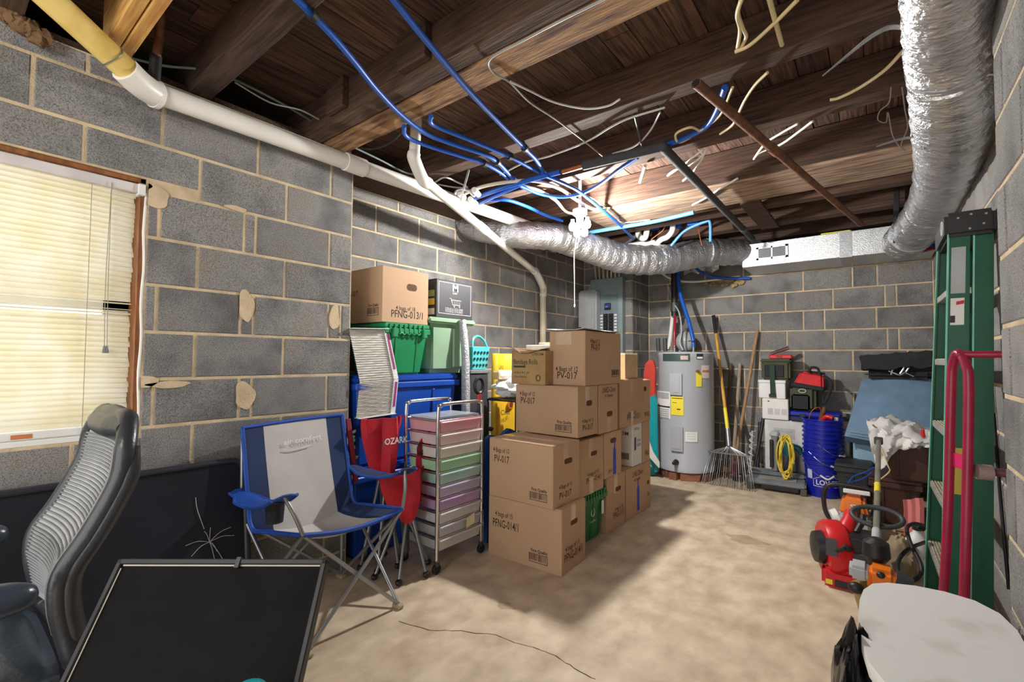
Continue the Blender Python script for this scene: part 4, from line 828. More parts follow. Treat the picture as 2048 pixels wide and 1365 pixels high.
P = [[XP(833+16*k+(4 if r_ == 0 else 0), 950-62*r_-(6 if k == 0 else 10), -2.12+.012*r_) for k in range(3)] for r_ in range(2)]
fl = obj('arm_flap', G().sheet([[XP(a, b, -2.12) for a, b in row] for row in (((832, 920), (832, 1010)), ((838, 885), (845, 1000)), ((850, 868), (856, 985)), ((862, 860), (862, 960)))], .006), RC, t, smooth=60)
cc = XP(842, 898, -2.115); obj('cup_ring', G().tube([cc+Vector((.002, .030*math.cos(a), .036*math.sin(a))) for a in [i*math.pi/8 for i in range(16)]], .004, 6, 1, True), BLACKP, fl); 
for k in range(3): obj('cup_net', G().tube([cc+Vector((.003, -.026+.02*k, .03)), cc+Vector((.003, .0+.012*k, .0)), cc+Vector((.003, -.018+.022*k, -.03))], .002, 4, 3), BLACKP, fl)
# garland of leaves
th = T('leaf_garland', 'green and white artificial leaf garland hanging beside the wall corner', 'garland', XP(703, 960, -2.40))
rr = random.Random(9)
obj('stem', G().tube([XP(703, 870, -2.40), XP(706, 910, -2.40), XP(703, 960, -2.40)], .004, 5, 4), mat('stem_green', (50, 80, 44), .7), th)
for k in range(16):
    p = XP(700+rr.uniform(-2, 12), 868+k*5.6, -2.39+rr.uniform(-.01, .02)); a = rr.uniform(0, 6.28); d = Vector((.3, math.cos(a), math.sin(a)))*.028; s = d.cross(Vector((1, .2, .1))).normalized()*.011
    g = G(); g.sheet([[p-s*.2, p+s*.2], [p+d*.5-s, p+d*.5+s], [p+d-s*.15, p+d+s*.15]], .001); obj('leaf', g, mat('leaf_green' if k % 3 else 'leaf_pale', (58, 104, 60) if k % 3 else (216, 222, 196), .6), th)
# ================================================================== folded pleated air filter
th = T('air_filter', 'bent pleated air filter with a white and magenta cardboard edge', 'air filter', (-2.44, 1.7, .86))
A0, A1, A2 = Vector((-2.43, 1.795, 1.385)), Vector((-2.40, 1.855, 1.075)), Vector((-2.415, 1.845, .86)); dy = Vector((-.015, -.24, -.01)); 
rows = []
for (p, q) in ((A0, A1), (A1, A2)):
    n = 44
    for k in range(n): rows.append([p.lerp(q, k/n)+Vector((.002 if k % 2 else -.006, 0, 0))+dy*t for t in (0.03, .5, 1)])
obj('pleats', G().sheet(rows, .002), mat('filter_cloth', (220, 217, 210), .9, var=.05), th, smooth=0)
mg = mat('magenta_print', (160, 44, 128), .6)
for p, q in ((A0, A1), (A1, A2)):
    e = obj('edge_card', G().bar(p+Vector((.006, .006, 0)), q+Vector((.006, .006, 0)), .034, .004, (1, 0, 0)), WHITE, th, smooth=0); obj('edge_print', G().bar(p.lerp(q, .08)+Vector((.0095, .008, 0)), p.lerp(q, .8)+Vector((.0095, .008, 0)), .014, .002, (1, 0, 0)), mg, e, smooth=0)
obj('end_card', G().bar(A0+Vector((.008, .01, .005)), A0+dy+Vector((.008, 0, .005)), .06, .004), WHITE, th, smooth=0); obj('end_card', G().bar(A2+Vector((.008, .01, -.0)), A2+dy+Vector((.008, 0, .0)), .06, .004), WHITE, th, smooth=0)
g = G()
for k in range(9):
    for p, q in ((A0, A1), (A1, A2)):
        a = p.lerp(q, k/9)+Vector((.012, 0, 0)); b = p.lerp(q, min(1, (k+1.6)/9))+dy+Vector((.012, 0, 0)); g.bar(a, b, .0012, .0012); a2 = p.lerp(q, min(1, (k+1.6)/9))+Vector((.012, 0, 0)); b2 = p.lerp(q, k/9)+dy+Vector((.012, 0, 0)); g.bar(a2, b2, .0012, .0012)
obj('wire_mesh', g, mat('filter_wire', (150, 146, 140), .5, metal=.5), th, smooth=0)
# ================================================================== totes stacked in the recess
BT = mat('blue_tote', (18, 74, 172), .4, var=.06)
def btote(label, z0, z1, y0=1.60, y1=2.44):
    th = T('storage_tote', label, 'tote', (-2.63, (y0+y1)/2, z0), group='large blue totes in the recess')
    obj('body', G().taper(-2.85, -2.43, y0, y1, z0, z1-.06, .03), BT, th, bevel=.02, seg=3); obj('rim', G().bx(-2.862, -2.415, y0-.01, y1+.012, z1-.085, z1-.045), BT, th, bevel=.006); obj('lid', G().bx(-2.855, -2.425, y0-.005, y1+.005, z1-.045, z1), BT, th, bevel=.012, seg=2)
    for yy in (1.85, 2.2): obj('panel_groove', G().bx(-2.436, -2.424, yy, yy+.02, z0+.08, z1-.1), BT, th, bevel=.004)
btote('large blue lidded tote on the recess floor', 0, .545); btote('large blue lidded tote under the green and sage totes', .547, 1.098)
t = tote('bright green tote with a folding toothed lid, under the open PFNG-013/1 carton', -2.84, -2.425, 1.80, 2.15, 1.10, 1.432, GRN, ribs=2)
obj('handle', G().bx(-2.425, -2.395, 1.84, 1.875, 1.34, 1.40), GRN, t, bevel=.004); obj('handle', G().bx(-2.425, -2.395, 2.085, 2.12, 1.34, 1.40), GRN, t, bevel=.004); obj('lid_wave', G().tube([Vector((-2.408, 1.89+.02*k, 1.365+(.006 if k % 2 else -.006))) for k in range(10)], .005, 6, 3), GRN, t)
SG = mat('sage_plastic', (150, 182, 150), .45, var=.05, trans=.1)
th = T('storage_tote', 'pale sage green tote under the black shopping cart carton', 'tote', (-2.63, 2.39, 1.1), group='totes in the recess')
obj('body', G().taper(-2.83, -2.44, 2.175, 2.60, 1.10, 1.46, .03), SG, th, bevel=.035, seg=4, smooth=50); obj('lid', G().bx(-2.845, -2.418, 2.155, 2.625, 1.455, 1.496), SG, th, bevel=.012, seg=2)
obj('panel_recess', G().bx(-2.452, -2.432, 2.40, 2.54, 1.14, 1.43), SG, th, bevel=.01)
t = carton('open carton PFNG-013/1 on the bright green tote', -2.84, -2.435, 1.775, 2.155, 1.434, 1.79, [('PV-017', .1, .5, .05, .1)], [('4 bags of 18', .28, .24, .034, .16), ('PFNG-013/1', .18, .10, .062, .26)], hole=(.62, .68, .085, .045), bars=[('F', .62, .12, .12, .05)], open_top=True, tape='', group='cartons in the recess')
KB = mat('dark_print_box', (48, 48, 52), .55, var=.05)
t = carton('dark printed carton with a white shopping cart picture', -2.80, -2.44, 2.235, 2.605, 1.498, 1.772, [], [], m=KB, group='cartons in the recess', tape='')
w2 = mat('white_ink', (224, 222, 216), .6)
obj('print_border', G().bx(.1803, .181, -.165, .165, .255, .258).bx(.1803, .181, -.165, .165, .03, .033).bx(.1803, .181, -.165, -.162, .03, .258).bx(.1803, .181, .162, .165, .03, .258), w2, t, smooth=0)
text('M', .07, w2, t, (.1808, -.03, .20), (0, 1, 0), (0, 0, 1), .055, bold=.03); text('CART', .02, w2, t, (.1808, -.028, .178), (0, 1, 0), (0, 0, 1), .05)
g = G(); g.tube([(.181, -.06, .145), (.181, -.045, .145), (.181, -.03, .10), (.181, .05, .10), (.181, .06, .135), (.181, -.04, .135)], .0028, 4, 1)
for k in range(5): g.bar((.181, -.03+.018*k, .102), (.181, -.034+.02*k, .135), .002, .002)
g.ball((.181, -.015, .087), .007, 8, 6); g.ball((.181, .04, .087), .007, 8, 6); obj('cart_picture', g, w2, t)
for k in range(4): text('two tier folding wagon with removable basket' if k % 2 else 'holds up to 110 lb of gear', .010, w2, t, (.1808, -.10, .07-.009*k), (0, 1, 0), (0, 0, 1), .18)
for k, (z_, cl) in enumerate(((.02, (206, 206, 200)), (.09, (196, 170, 70)), (.15, (130, 150, 84)), (.2, (40, 40, 42)))): decal(t, mat('side_print%d' % k, cl, .6), (-.17, -.1855, z_), (1, 0, 0), (0, 0, 1), .33, .045, 'print', .0006)
# foil wrapped tube, basket, bags and odd things between totes and cartons
obj('foil_tube', G().tube([Vector((-2.372, 2.478, 0)), Vector((-2.375, 2.47, 1.1)), Vector((-2.40, 2.455, 1.49))], [.032, .031, .027], 14, 10), BUBBLE, label='standing roll of silver bubble foil in front of the sage tote', cat='foil roll', jit=.002, smooth=50)
th = T('plastic_basket', 'turquoise plastic basket with round holes and a handle', 'basket', (-2.62, 2.74, 1.09))
TQ = mat('turquoise', (84, 196, 204), .4, var=.05); 
obj('body', G().tub(-2.72, -2.48, 2.655, 2.86, 1.12, 1.30, .02, .004), TQ, th, bevel=.003); obj('handle', G().tube([Vector((-2.49, 2.66, 1.29)), Vector((-2.50, 2.68, 1.36)), Vector((-2.51, 2.75, 1.385)), Vector((-2.51, 2.82, 1.35)), Vector((-2.50, 2.85, 1.29))], .010, 8, 5), TQ, th)
for i in range(5):
    for j in range(3): c = Vector((-2.481-.018*(2-j)/3, 2.685+.037*i, 1.155+.05*j)); obj('hole', G().tube([c, c+Vector((.003, 0, 0))], [.011, .011], 10, 0), mat('hole_dark', (20, 40, 44), .8), th, smooth=0)
th = T('storage_tote', 'grey box carrying the turquoise basket behind the foil roll', 'box', (-2.65, 2.75, .55)); obj('body', G().bx(-2.84, -2.50, 2.65, 2.87, 0, 1.085), DGREY, th, bevel=.01); obj('lid', G().bx(-2.85, -2.49, 2.645, 2.875, 1.087, 1.118), MGREY, th, bevel=.006)
YW = mat('yellow_pack', (232, 186, 44), .5, var=.08)
th = T('feed_bag', 'yellow printed pack standing behind the white bag', 'bag', (-2.56, 3.06, .55))
rows = [[Vector((-2.50-.03*math.cos(u*3.1), 2.90+.30*(u*.5+.5), 1.25*v)) for u in (-1, -.6, -.2, .2, .6, 1)] for v in [k/8 for k in range(9)]]
obj('front', G().sheet(rows, .05), YW, th, bevel=.01, smooth=50); text('PURE', .045, INK, th, (-2.462, 2.93, 1.12), (0, 1, 0), (0, 0, 1), .08); text('Catz', .06, INK, th, (-2.462, 2.98, .74), (0, 1, 0), (0, 0, 1), .12)
for y_, z_ in ((3.06, 1.03), (3.12, .82)): obj('emblem', G().tube([Vector((-2.472, y_, z_)), Vector((-2.462, y_, z_))], [.04, .04], 18, 0), mat('orange_print', (196, 110, 44), .6), th); obj('emblem_centre', G().tube([Vector((-2.464, y_, z_)), Vector((-2.459, y_, z_))], [.022, .022], 14, 0), mat('brown_print', (110, 50, 34), .6), th)
th = T('wire_stand', 'small black wire stand carrying the white bag', 'stand', (-2.2, 2.9, .3))
zt = .895
for a, b in (((-2.36, 2.70), (-2.36, 3.05)), ((-2.36, 3.05), (-2.06, 3.05)), ((-2.06, 3.05), (-2.06, 2.70)), ((-2.06, 2.70), (-2.36, 2.70))): obj('rail', G().cyl((*a, zt), (*b, zt), .007), BLACKP, th)
for a in ((-2.36, 2.70), (-2.36, 3.05), (-2.06, 3.05), (-2.06, 2.70)): obj('leg', G().tube([(*a, zt), (a[0]*.97-.07, a[1]*.97+.09, zt-.12), (a[0], a[1], 0)], .006, 6, 4), BLACKP, th)
obj('shelf', G().bx(-2.355, -2.065, 2.705, 3.045, zt+.007, zt+.013), BLACKP, th, smooth=0)
def crumple(name, label, cat, c, sx, sy, sz, m, seed, n=22, k=.35, group=None):
    rr = random.Random(seed); ph = [(rr.uniform(2, 9), rr.uniform(2, 9), rr.uniform(0, 6.28), rr.uniform(.1, 1)) for _ in range(9)]
    g = G(); g.ball((0, 0, 0), 1, n*2, n); sm = sum(p[3] for p in ph)
    for i, v in enumerate(g.v):
        a = math.atan2(v.y, v.x); b = math.asin(max(-1, min(1, v.z))); d = sum(p[3]*math.sin(round(p[0])*a+p[2])*math.cos(p[1]*b+p[2]*2) for p in ph)/sm*k*2+rr.uniform(-.03, .03)
        q = v*(1+d); g.v[i] = Vector((c[0]+q.x*sx, c[1]+q.y*sy, c[2]+max(q.z, -.85)*sz))
    return obj(name, g, m, label=label, cat=cat, smooth=35, group=group)
WB = mat('white_bag', (232, 231, 228), .5, var=.03, trans=.15)
crumple('plastic_bag', 'crumpled white plastic bag on the wire stand', 'bag', (-2.21, 2.875, .985), .16, .18, .08, WB, 3)
th = T('paper_roll', 'white paper roll and tan carton lying on the white bag', 'paper', (-2.25, 2.85, 1.03)); obj('roll', G().cyl((-2.28, 2.72, 1.085), (-2.22, 3.0, 1.085), .035, n=18), WHITE, th); obj('tan_block', G().bx(-2.31, -2.25, 2.70, 2.80, 1.05, 1.11), mat('tan_card', (214, 186, 142), .8), th, bevel=.004)
th = T('hand_grip', 'black oval grip on a red shaft behind the drawer cart', 'handle', (-2.18, 2.55, 0))
c = XP(958, 772, -2.18); obj('grip', G().tube([c+Vector((0, .042*math.cos(a), .052*math.sin(a))) for a in [i*math.pi/6 for i in range(12)]], .012, 8, 2, True), BLACKP, th); obj('shaft', G().tube([c-Vector((0, 0, .055)), c-Vector((0, 0, .12))], .014, 8, 1), RED, th); obj('pole', G().cyl(c-Vector((0, 0, .12)), Vector((c.x, c.y, 0)), .011), DGREY, th)
th = T('canvas_bin', 'blue folding canvas seat with black studs behind the drawer cart', 'bin', (-2.15, 2.50, 0))
CB2 = mat('mid_blue_canvas', (36, 88, 160), .75, var=.12)
y0 = XP(972, 850, -2.05).y; y1 = XP(1030, 850, -2.05).y
rows = [[Vector((-2.05, y0+(y1-y0)*i/8, .70*(1-j/5)+.02*math.sin(i*1.3)*(j == 0)-.02*(i < 4)*(j == 0))) for j in range(6)] for i in range(9)]
obj('front', G().sheet(rows, .03), CB2, th, smooth=50)
for i in range(4): c = Vector((-2.033, y0+.04+(y1-y0-.06)*i/3, .64)); obj('stud', G().ball(c, .008, 8, 6), STEEL if i < 2 else BLACKP, th)
obj('knob', G().ball(Vector((-2.06, y0+.06, .735)), (.02, .02, .016), 10, 8), BLACKP, th)
# ================================================================== chrome cart with ten drawers
th = T('drawer_cart', 'chrome wheeled cart with ten translucent coloured drawers', 'cart', (-2.11, 2.01, 0))
xf, xk, ya, yb = -1.965, -2.245, 1.825, 2.195; zt, z0 = .945, .115
for xx in (xf, xk):
    P = [Vector((xx, ya, .07)), Vector((xx, ya, .5)), Vector((xx, ya, zt-.05)), Vector((xx, ya+.02, zt-.01)), Vector((xx, ya+.06, zt)), Vector((xx, yb-.06, zt)), Vector((xx, yb-.02, zt-.01)), Vector((xx, yb, zt-.05)), Vector((xx, yb, .5)), Vector((xx, yb, .07))]
    obj('end_frame', G().tube(P, .0105, 12, 5), CHROME, th, smooth=60)
cols = [(240, 190, 196), (243, 226, 228), (243, 238, 232), (200, 238, 206), (206, 236, 232), (222, 216, 238), (222, 192, 232), (242, 241, 243), (230, 232, 236), (238, 238, 238)]
nz = 10; pit = (.85-z0)/nz
for i in range(nz):
    zc = .85-pit*i
    for xx in (xf, xk): obj('rung', G().cyl((xx, ya, zc), (xx, yb, zc), .0052, n=8), CHROME, th, smooth=60)
    for yy in (ya, yb): obj('runner', G().cyl((xf, yy, zc), (xk, yy, zc), .0045, n=8), CHROME, th, smooth=60)
    m = mat('drawer_tint_%d' % i, cols[i], .25, var=.03, trans=.4)
    d = obj('drawer', G().tub(xk+.012, xf+.008, ya+.014, yb-.014, zc-pit+.007, zc-.004, .006, .003), m, th, bevel=.004); obj('lip', G().bx(xf+.006, xf+.022, ya+.014, yb-.014, zc-.012, zc-.004), m, d, bevel=.002)
obj('top_tray', G().bx(xk+.012, xf-.012, ya+.012, yb-.012, .856, .866), mat('tray_clear', (206, 212, 222), .2, trans=.4), th, bevel=.003)
decal(th, mat('cream_paper', (240, 228, 190), .7), (xf+.024, 2.04, .20), (0, 1, .25), (0, 0, 1), .07, .06, 'paper_scrap', .001)
for xx in (xf, xk):
    for yy in (ya, yb):
        cs = obj('caster', G().cyl((xx-.011, yy, .03), (xx+.011, yy, .03), .029, n=16), BLACKP, th, bevel=.004); obj('caster_fork', G().bx(xx-.016, xx+.016, yy-.012, yy+.012, .045, .075), DGREY, cs, bevel=.003)
# ================================================================== breaker panel and boxes
PG = mat('panel_grey', (134, 150, 152), .45, var=.04)
th = T('breaker_panel', 'tall grey breaker panel with two rows of black switches', 'electrical panel', (-2.525, YPW-.05, 1.15))
x0, x1, z0, z1 = -2.735, -2.325, 1.12, 2.17; yf = YPW-.085
obj('cabinet', G().bx(x0, x1, yf, YPW-.003, z0, z1), PG, th, bevel=.004); obj('cover', G().bx(x0-.004, x1+.004, yf-.006, yf-.0005, z0+.003, z1-.003), PG, th, bevel=.003)
dx0, dx1 = x0+.10, x1-.05
dr = obj('door_surround', G().bx(dx0, dx1, yf-.010, yf-.0065, z0+.1, z1-.20), mat('panel_grey_dark', (118, 134, 138), .45), th, bevel=.002)
obj('main_breaker', G().bx(dx0+.09, dx0+.17, yf-.024, yf-.010, 1.79, 1.87), BLACKP, th, bevel=.003); decal(th, mat('panel_blue', (44, 60, 150), .5), (dx0+.098, yf-.0245, 1.815), (1, 0, 0), (0, 0, 1), .064, .045, 'blue_label', .0006)
text('ON', .018, WHITE, th, (dx0+.105, yf-.0256, 1.822), (1, 0, 0), (0, 0, 1), .03)
for r_ in range(14):
    for c_ in range(2):
        xx = dx0+.075+c_*.068; zz = 1.745-r_*.036; b_ = obj('breaker', G().bx(xx, xx+.058, yf-.022, yf-.0105, zz-.033, zz), BLACKP, th, bevel=.002); obj('toggle', G().bx(xx+.02, xx+.036, yf-.028, yf-.022, zz-.022, zz-.01), DGREY, b_, smooth=0)
    for xx in (dx0+.03, dx0+.21): decal(th, WHITE, (xx, yf-.0105, 1.745-r_*.036-.028), (1, 0, 0), (0, 0, 1), .034, .02, 'circuit_label', .0005)
for k in range(7): obj('conduit', G().tube([Vector((x0+.05+k*.05, YPW-.04, z1)), Vector((x0+.04+k*.052, YPW-.04, z1+.06)), Vector((x0+.02+k*.06, YPW-.03, z1+.2))], .011, 7, 4), mat('cream_conduit', (208, 200, 182), .5), th)
th = T('grey_box', 'smaller white grey control box beside the breaker panel', 'electrical box', (-2.77, YPW-.2, 1.5))
M_ = Vector((0, 0, 0)); xa, xb, ya, yb = -2.845, -2.60, YPW-.21, YPW-.09
obj('housing', G().bx(xa, xb, ya, yb, 1.52, 2.03), LGREY, th, bevel=.02, seg=3); obj('cover', G().bx(xa+.085, xb-.02, ya-.006, ya+.001, 1.57, 1.99), LGREY, th, bevel=.003); obj('latch', G().bx(xa+.015, xa+.05, ya-.005, ya+.001, 1.56, 1.59), BLACKP, th, bevel=.002)
obj('mount', G().bx(xa+.05, xb-.05, yb, YPW-.0, 1.6, 1.95), DGREY, th)
# ================================================================== water heater on bricks
HC = Vector((-1.609, 5.005, 0)); HR = .28; ZB, ZT = .072, 1.285
HG = mat('heater_grey', (172, 176, 182), .32, var=.03, scale=2)
th = T('water_heater', 'tall grey electric water heater with yellow and white labels', 'water heater', HC+Vector((0, 0, ZB)))
obj('tank', G().lathe([(HR-.02, ZB), (HR, ZB+.012), (HR, ZB+.06), (HR-.003, ZB+.064), (HR-.003, ZT-.05), (HR, ZT-.046), (HR, ZT-.012), (HR-.012, ZT), (.0, ZT+.012)], 64, HC), HG, th, smooth=40)
def hit(px, py, rad=HR):
    v = ray(px, py); o = Vector((0, 0, CAMH)); dx, dy = v.x, v.y; fx, fy = -HC.x, -HC.y
    a = dx*dx+dy*dy; b = 2*(fx*dx+fy*dy); c = fx*fx+fy*fy-rad*rad; D = max(0, b*b-4*a*c); t = (-b-math.sqrt(D))/(2*a)
    p = o+v*t; return math.atan2(p.y-HC.y, p.x-HC.x), p.z
def patch(pa, pb, m, name, th_=.002, label=None, n=8, rad=HR, parent=None):
    (a0, z1), (a1, z0) = hit(*pa), hit(*pb); z0, z1 = min(z0, z1), max(z0, z1)
    rows = [[HC+Vector(((rad+th_/2+.0005)*math.cos(a0+(a1-a0)*i/n), (rad+th_/2+.0005)*math.sin(a0+(a1-a0)*i/n), z)) for z in (z0, z1)] for i in range(n+1)]
    return obj(name, G().sheet(rows, th_), m, parent or th, label=label, smooth=40)
patch((1326, 708), (1380, 723), mat('badge_green', (54, 74, 70), .35), 'badge', label='dark green maker badge')
patch((1361, 712), (1376, 720), mat('badge_red', (190, 170, 160), .5), 'badge_plate', .004)
patch((1393, 708), (1406, 719), mat('label_dark', (40, 46, 50), .5), 'label_plate'); patch((1394, 714), (1405, 718), WHITE, 'label_strip', .003)
for pa, pb in (((1341, 747), (1364, 791)), ((1343, 853), (1366, 904))): cv = patch(pa, pb, HG, 'access_cover', .018, 'raised access cover'); patch((pa[0]+4, pa[1]+4), (pb[0]-4, pb[1]-5), HG, 'cover_field', .022, parent=cv)
patch((1315, 781), (1341, 839), WHITE, 'data_label', label='white printed data label'); patch((1317, 784), (1338, 799), mat('label_pict', (170, 172, 174), .6), 'label_print', .003); patch((1316, 812), (1340, 813.5), INK, 'label_print', .003)
for k in range(5): patch((1318, 818+k*4), (1338, 819.5+k*4), mat('label_pict', (170, 172, 174), .6), 'label_print', .003)
patch((1342, 793), (1367, 832), YELL, 'energy_label', label='yellow energy label'); patch((1344, 796), (1365, 798.5), INK, 'label_print', .003); patch((1354, 818), (1361, 820.5), INK, 'label_print', .003); patch((1345, 805), (1354, 806.5), INK, 'label_print', .003)
patch((1392, 746), (1403, 774), YELL, 'warning_tag', .004, 'yellow hanging tag'); patch((1403, 731), (1418, 757), mat('label_pale', (214, 204, 198), .6), 'data_label', label='white and orange label'); patch((1404, 741), (1417, 745), mat('label_orange', (200, 110, 60), .6), 'label_print', .004)
patch((1370, 864), (1395, 885), WHITE, 'data_label'); 
for k in range(3): patch((1374, 868+k*5), (1391, 869.2+k*5), mat('label_pict', (170, 172, 174), .6), 'label_print', .003)
a, z = hit(1352, 925); d = Vector((math.cos(a), math.sin(a), 0)); p = HC+d*HR+Vector((0, 0, z))
obj('drain_valve', G().tube([p, p+d*.03, p+d*.05], [.03, .02, .014], 12, 0).ball(p+d*.06, (.018, .018, .018)), BLACKP, th)
a, z = hit(1394, 743); d = Vector((math.cos(a), math.sin(a), 0)); p = HC+d*HR+Vector((0, 0, z)); obj('relief_valve', G().tube([p, p+d*.03], [.014, .014], 10, 0), mat('brass', (180, 140, 70), .35, metal=.8), th)
def topat(px, py=703): v = ray(px, py); return YP(px, py, 4.98)
yp = 4.98
for px, m_, nm in ((1349, STEEL, 'hot_nipple'), (1387, STEEL, 'cold_nipple')): q = YP(px, 700, yp); obj(nm, G().cyl((q.x, yp, ZT-.0), (q.x, yp, ZT+.075), .013), m_, th)
q = YP(1387, 690, yp); obj('shutoff_valve', G().ball(q+Vector((0, 0, .03)), .018).bar(q+Vector((-.05, 0, .04)), q+Vector((0, 0, .04)), .012, .012), BLACKP, th)
# bricks
th = T('brick_pedestal', 'ring of reddish bricks under the water heater', 'bricks', HC)
BR_ = mat('red_brick', (140, 92, 72), .9, var=.25, rnd=.15, bump=.4)
for k in range(10):
    a = R(36*k+9); c = HC+Vector((.215*math.cos(a), .215*math.sin(a), .0345)); M = Matrix.Translation(c) @ Matrix.Rotation(a+R(90), 4, 'Z')
    obj('brick', G().bx(-.058, .058, -.05, .09, -.034, .034, M) if 0 else G().bx(-.095, .095, -.046, .046, -.0345, .0345, M), BR_, th, bevel=.004, smooth=0) if k % 2 == 0 else obj('brick', G().bx(-.04, .04, -.075, .075, -.0345, .0345, M), BR_, th, bevel=.004, smooth=0)
# pipes above the heater
def solo(name, label, cat, pts, rad, m, group=None, n=10, sub=6): return obj(name, G().tube([YP(*p) for p in pts], rad, n, sub), m, label=label, cat=cat, group=group, smooth=60)
gp = 'pipes above the water heater'
th = T('vent_stack', 'black vertical pipe between ceiling and water heater', 'pipe', YP(1349, 640, 5.3)); a, b = YP(1349, 500, 5.3), YP(1349, 632, 5.3)
obj('pipe', G().cyl(a+Vector((0, 0, .25)), b, .036, n=18), BLACKW, th); obj('clamp', G().cyl(YP(1349, 606, 5.3), YP(1349, 624, 5.3), .045, n=16), DGREY, th); obj('cap', G().ball(b, (.03, .03, .03)), STEEL, th)
solo('water_line', 'blue water line dropping to the cold inlet of the heater', 'water pipe', [(1362, 505, 5.15), (1357, 545, 5.15), (1360, 585, 5.12), (1370, 620, 5.08), (1378, 645, 5.04), (1386, 680, 4.99), (1387, 695, 4.98)], .020, PEXB, gp)
solo('water_line', 'blue water line curving from the duct toward the back wall', 'water pipe', [(1385, 520, 5.2), (1395, 540, 5.3), (1420, 552, 5.4), (1450, 557, 5.5), (1500, 557, 5.55)], .016, PEXB, gp)
solo('water_line', 'red water line standing on the hot outlet of the heater', 'water pipe', [(1349, 696, 4.98), (1349, 660, 5.0), (1350, 632, 5.1)], .014, PEXR, gp)
solo('discharge_pipe', 'white plastic pipe angled behind the red water line', 'pipe', [(1337, 700, 5.25), (1341, 670, 5.3), (1345, 635, 5.35)], .022, PVC, gp)
solo('grey_conduit', 'thin grey conduit curving down to the heater top', 'cable', [(1338, 575, 5.35), (1345, 603, 5.3), (1358, 625, 5.2), (1363, 660, 5.1), (1360, 685, 5.05), (1366, 701, 5.02)], .008, LGREY, gp)
for k, (px, l) in enumerate(((1317, 'dark valve handle left of the white plastic pipe'), (1331, 'second dark valve handle beside the white plastic pipe'))): solo('valve_handle', l, 'valve', [(px, 703, 5.0), (px-1, 677, 5.0)], .022, DGREY, 'valve handles'); 
th = T('expansion_tank', 'grey round expansion tank behind the heater pipes', 'tank', YP(1370, 700, 5.35)); c = YP(1371, 684, 5.35); obj('shell', G().ball(c, (.105, .105, .12), 24, 16), LGREY, th, smooth=60); obj('neck', G().cyl(c-Vector((0, 0, .11)), c-Vector((0, 0, .19)), .02), STEEL, th); obj('seam', G().lathe([(.104, -.006), (.108, 0), (.104, .006)], 24, c), LGREY, th)
g = G(); a, b = YP(1336, 520, 5.45), YP(1350, 560, 5.45); obj('wall_bracket', G().bx(a.x, b.x, 5.45, 5.57, b.z, a.z), mat('pale_wood', (176, 160, 130), .8), label='dark junction box with a wooden base on the back wall', cat='bracket', bevel=.004)
# crumpled foil boot under the duct end
th = T('foil_boot', 'crumpled silver foil boot below the duct end', 'foil', YP(1400, 548, 5.4))
rows = [[YP(1368+14*i, 520+28*j/3+(3 if (i+j) % 2 else -3)-1.2*i, 5.42-.03*((i*j) % 3)) for j in range(4)] for i in range(6)]
obj('sheet', G().sheet(rows, .004), FOIL, th, smooth=0)
# kickboards beside the heater
def board(label, pts, y, m, thick=.03, cat='kickboard', group='foam boards beside the heater', edge=None):
    P = [YP(a, b, y) for a, b in pts]; g = G(); n = len(P); g.add(P+[p+Vector((0, thick, 0)) for p in P], [tuple(range(n)), tuple(reversed(range(n, 2*n)))]+[(i, (i+1) % n, n+(i+1) % n, n+i) for i in range(n)])
    return obj('foam_board', g, m, label=label, cat=cat, group=group, bevel=.006, seg=2, smooth=50)
board('red rounded foam board standing beside the heater', [(1287, 1000), (1287, 745), (1290, 728), (1298, 720), (1306, 722), (1310, 735), (1310, 790), (1298, 1000)], 4.84, mat('red_foam', (190, 58, 44), .6), .04)
board('teal and white foam board leaning between cartons and heater', [(1288, 800), (1309, 790), (1313, 800), (1316, 945), (1288, 950)], 4.70, TEAL, .03)
board('white curved foam rim below the teal board', [(1296, 880), (1305, 905), (1318, 925), (1318, 938), (1300, 918), (1293, 900)], 4.62, WHITE, .03)
c = YP(1303, 940, 4.75); c.z = .075; obj('ball', G().ball(c, .075, 20, 14), mat('dark_teal', (16, 92, 96), .4), label='dark teal ball on the floor beside the heater', cat='ball', smooth=60)
# ================================================================== garden tools
th = T('leaf_rake', 'metal leaf rake with a yellow handle and black grip leaning beside the heater', 'rake', (-1.17, 4.8, 0))
t0, t1, t2, t3 = YP(1427, 632, 5.50), YP(1432, 668, 5.42), YP(1455, 858, 4.98), YP(1458, 893, 4.92)
obj('grip', G().cyl(t0, t1, .019), BLACKP, th); obj('handle', G().tube([t1, t2], [.0155]*2, 12, 0), mat('yellow_wood', (206, 154, 62), .5, var=.15), th)
obj('sleeve', G().cyl(t1.lerp(t2, .80), t2, .0175), YELL, th); obj('ferrule', G().cyl(t2, t3, .021), STEEL, th)
bar_ = YP(1456, 908, 4.90); bz = Vector((YP(1452, 950, 4.8).x, 4.8, 0))
for k in range(24):
    u = -1+2*k/23; e = Vector((bz.x+.245*u, 4.805-.01*abs(u), .012)); md = bar_+Vector((.185*u, 0, 0)); obj('tine', G().tube([t3, md, e, e+Vector((.01*u, -.03, -.006))], .0032, 5, 1), STEEL if k % 3 else DGREY, th, smooth=60)
obj('spreader_bar', G().bar(bar_+Vector((-.20, -.004, 0)), bar_+Vector((.20, -.004, 0)), .008, .014), STEEL, th, smooth=0)
for s in (-1, 1): obj('brace', G().tube([t2.lerp(t3, .8), t3.lerp(bar_, .5)+Vector((.03*s, -.01, 0)), bar_+Vector((.06*s, -.006, 0))], .003, 5, 3), STEEL, th)
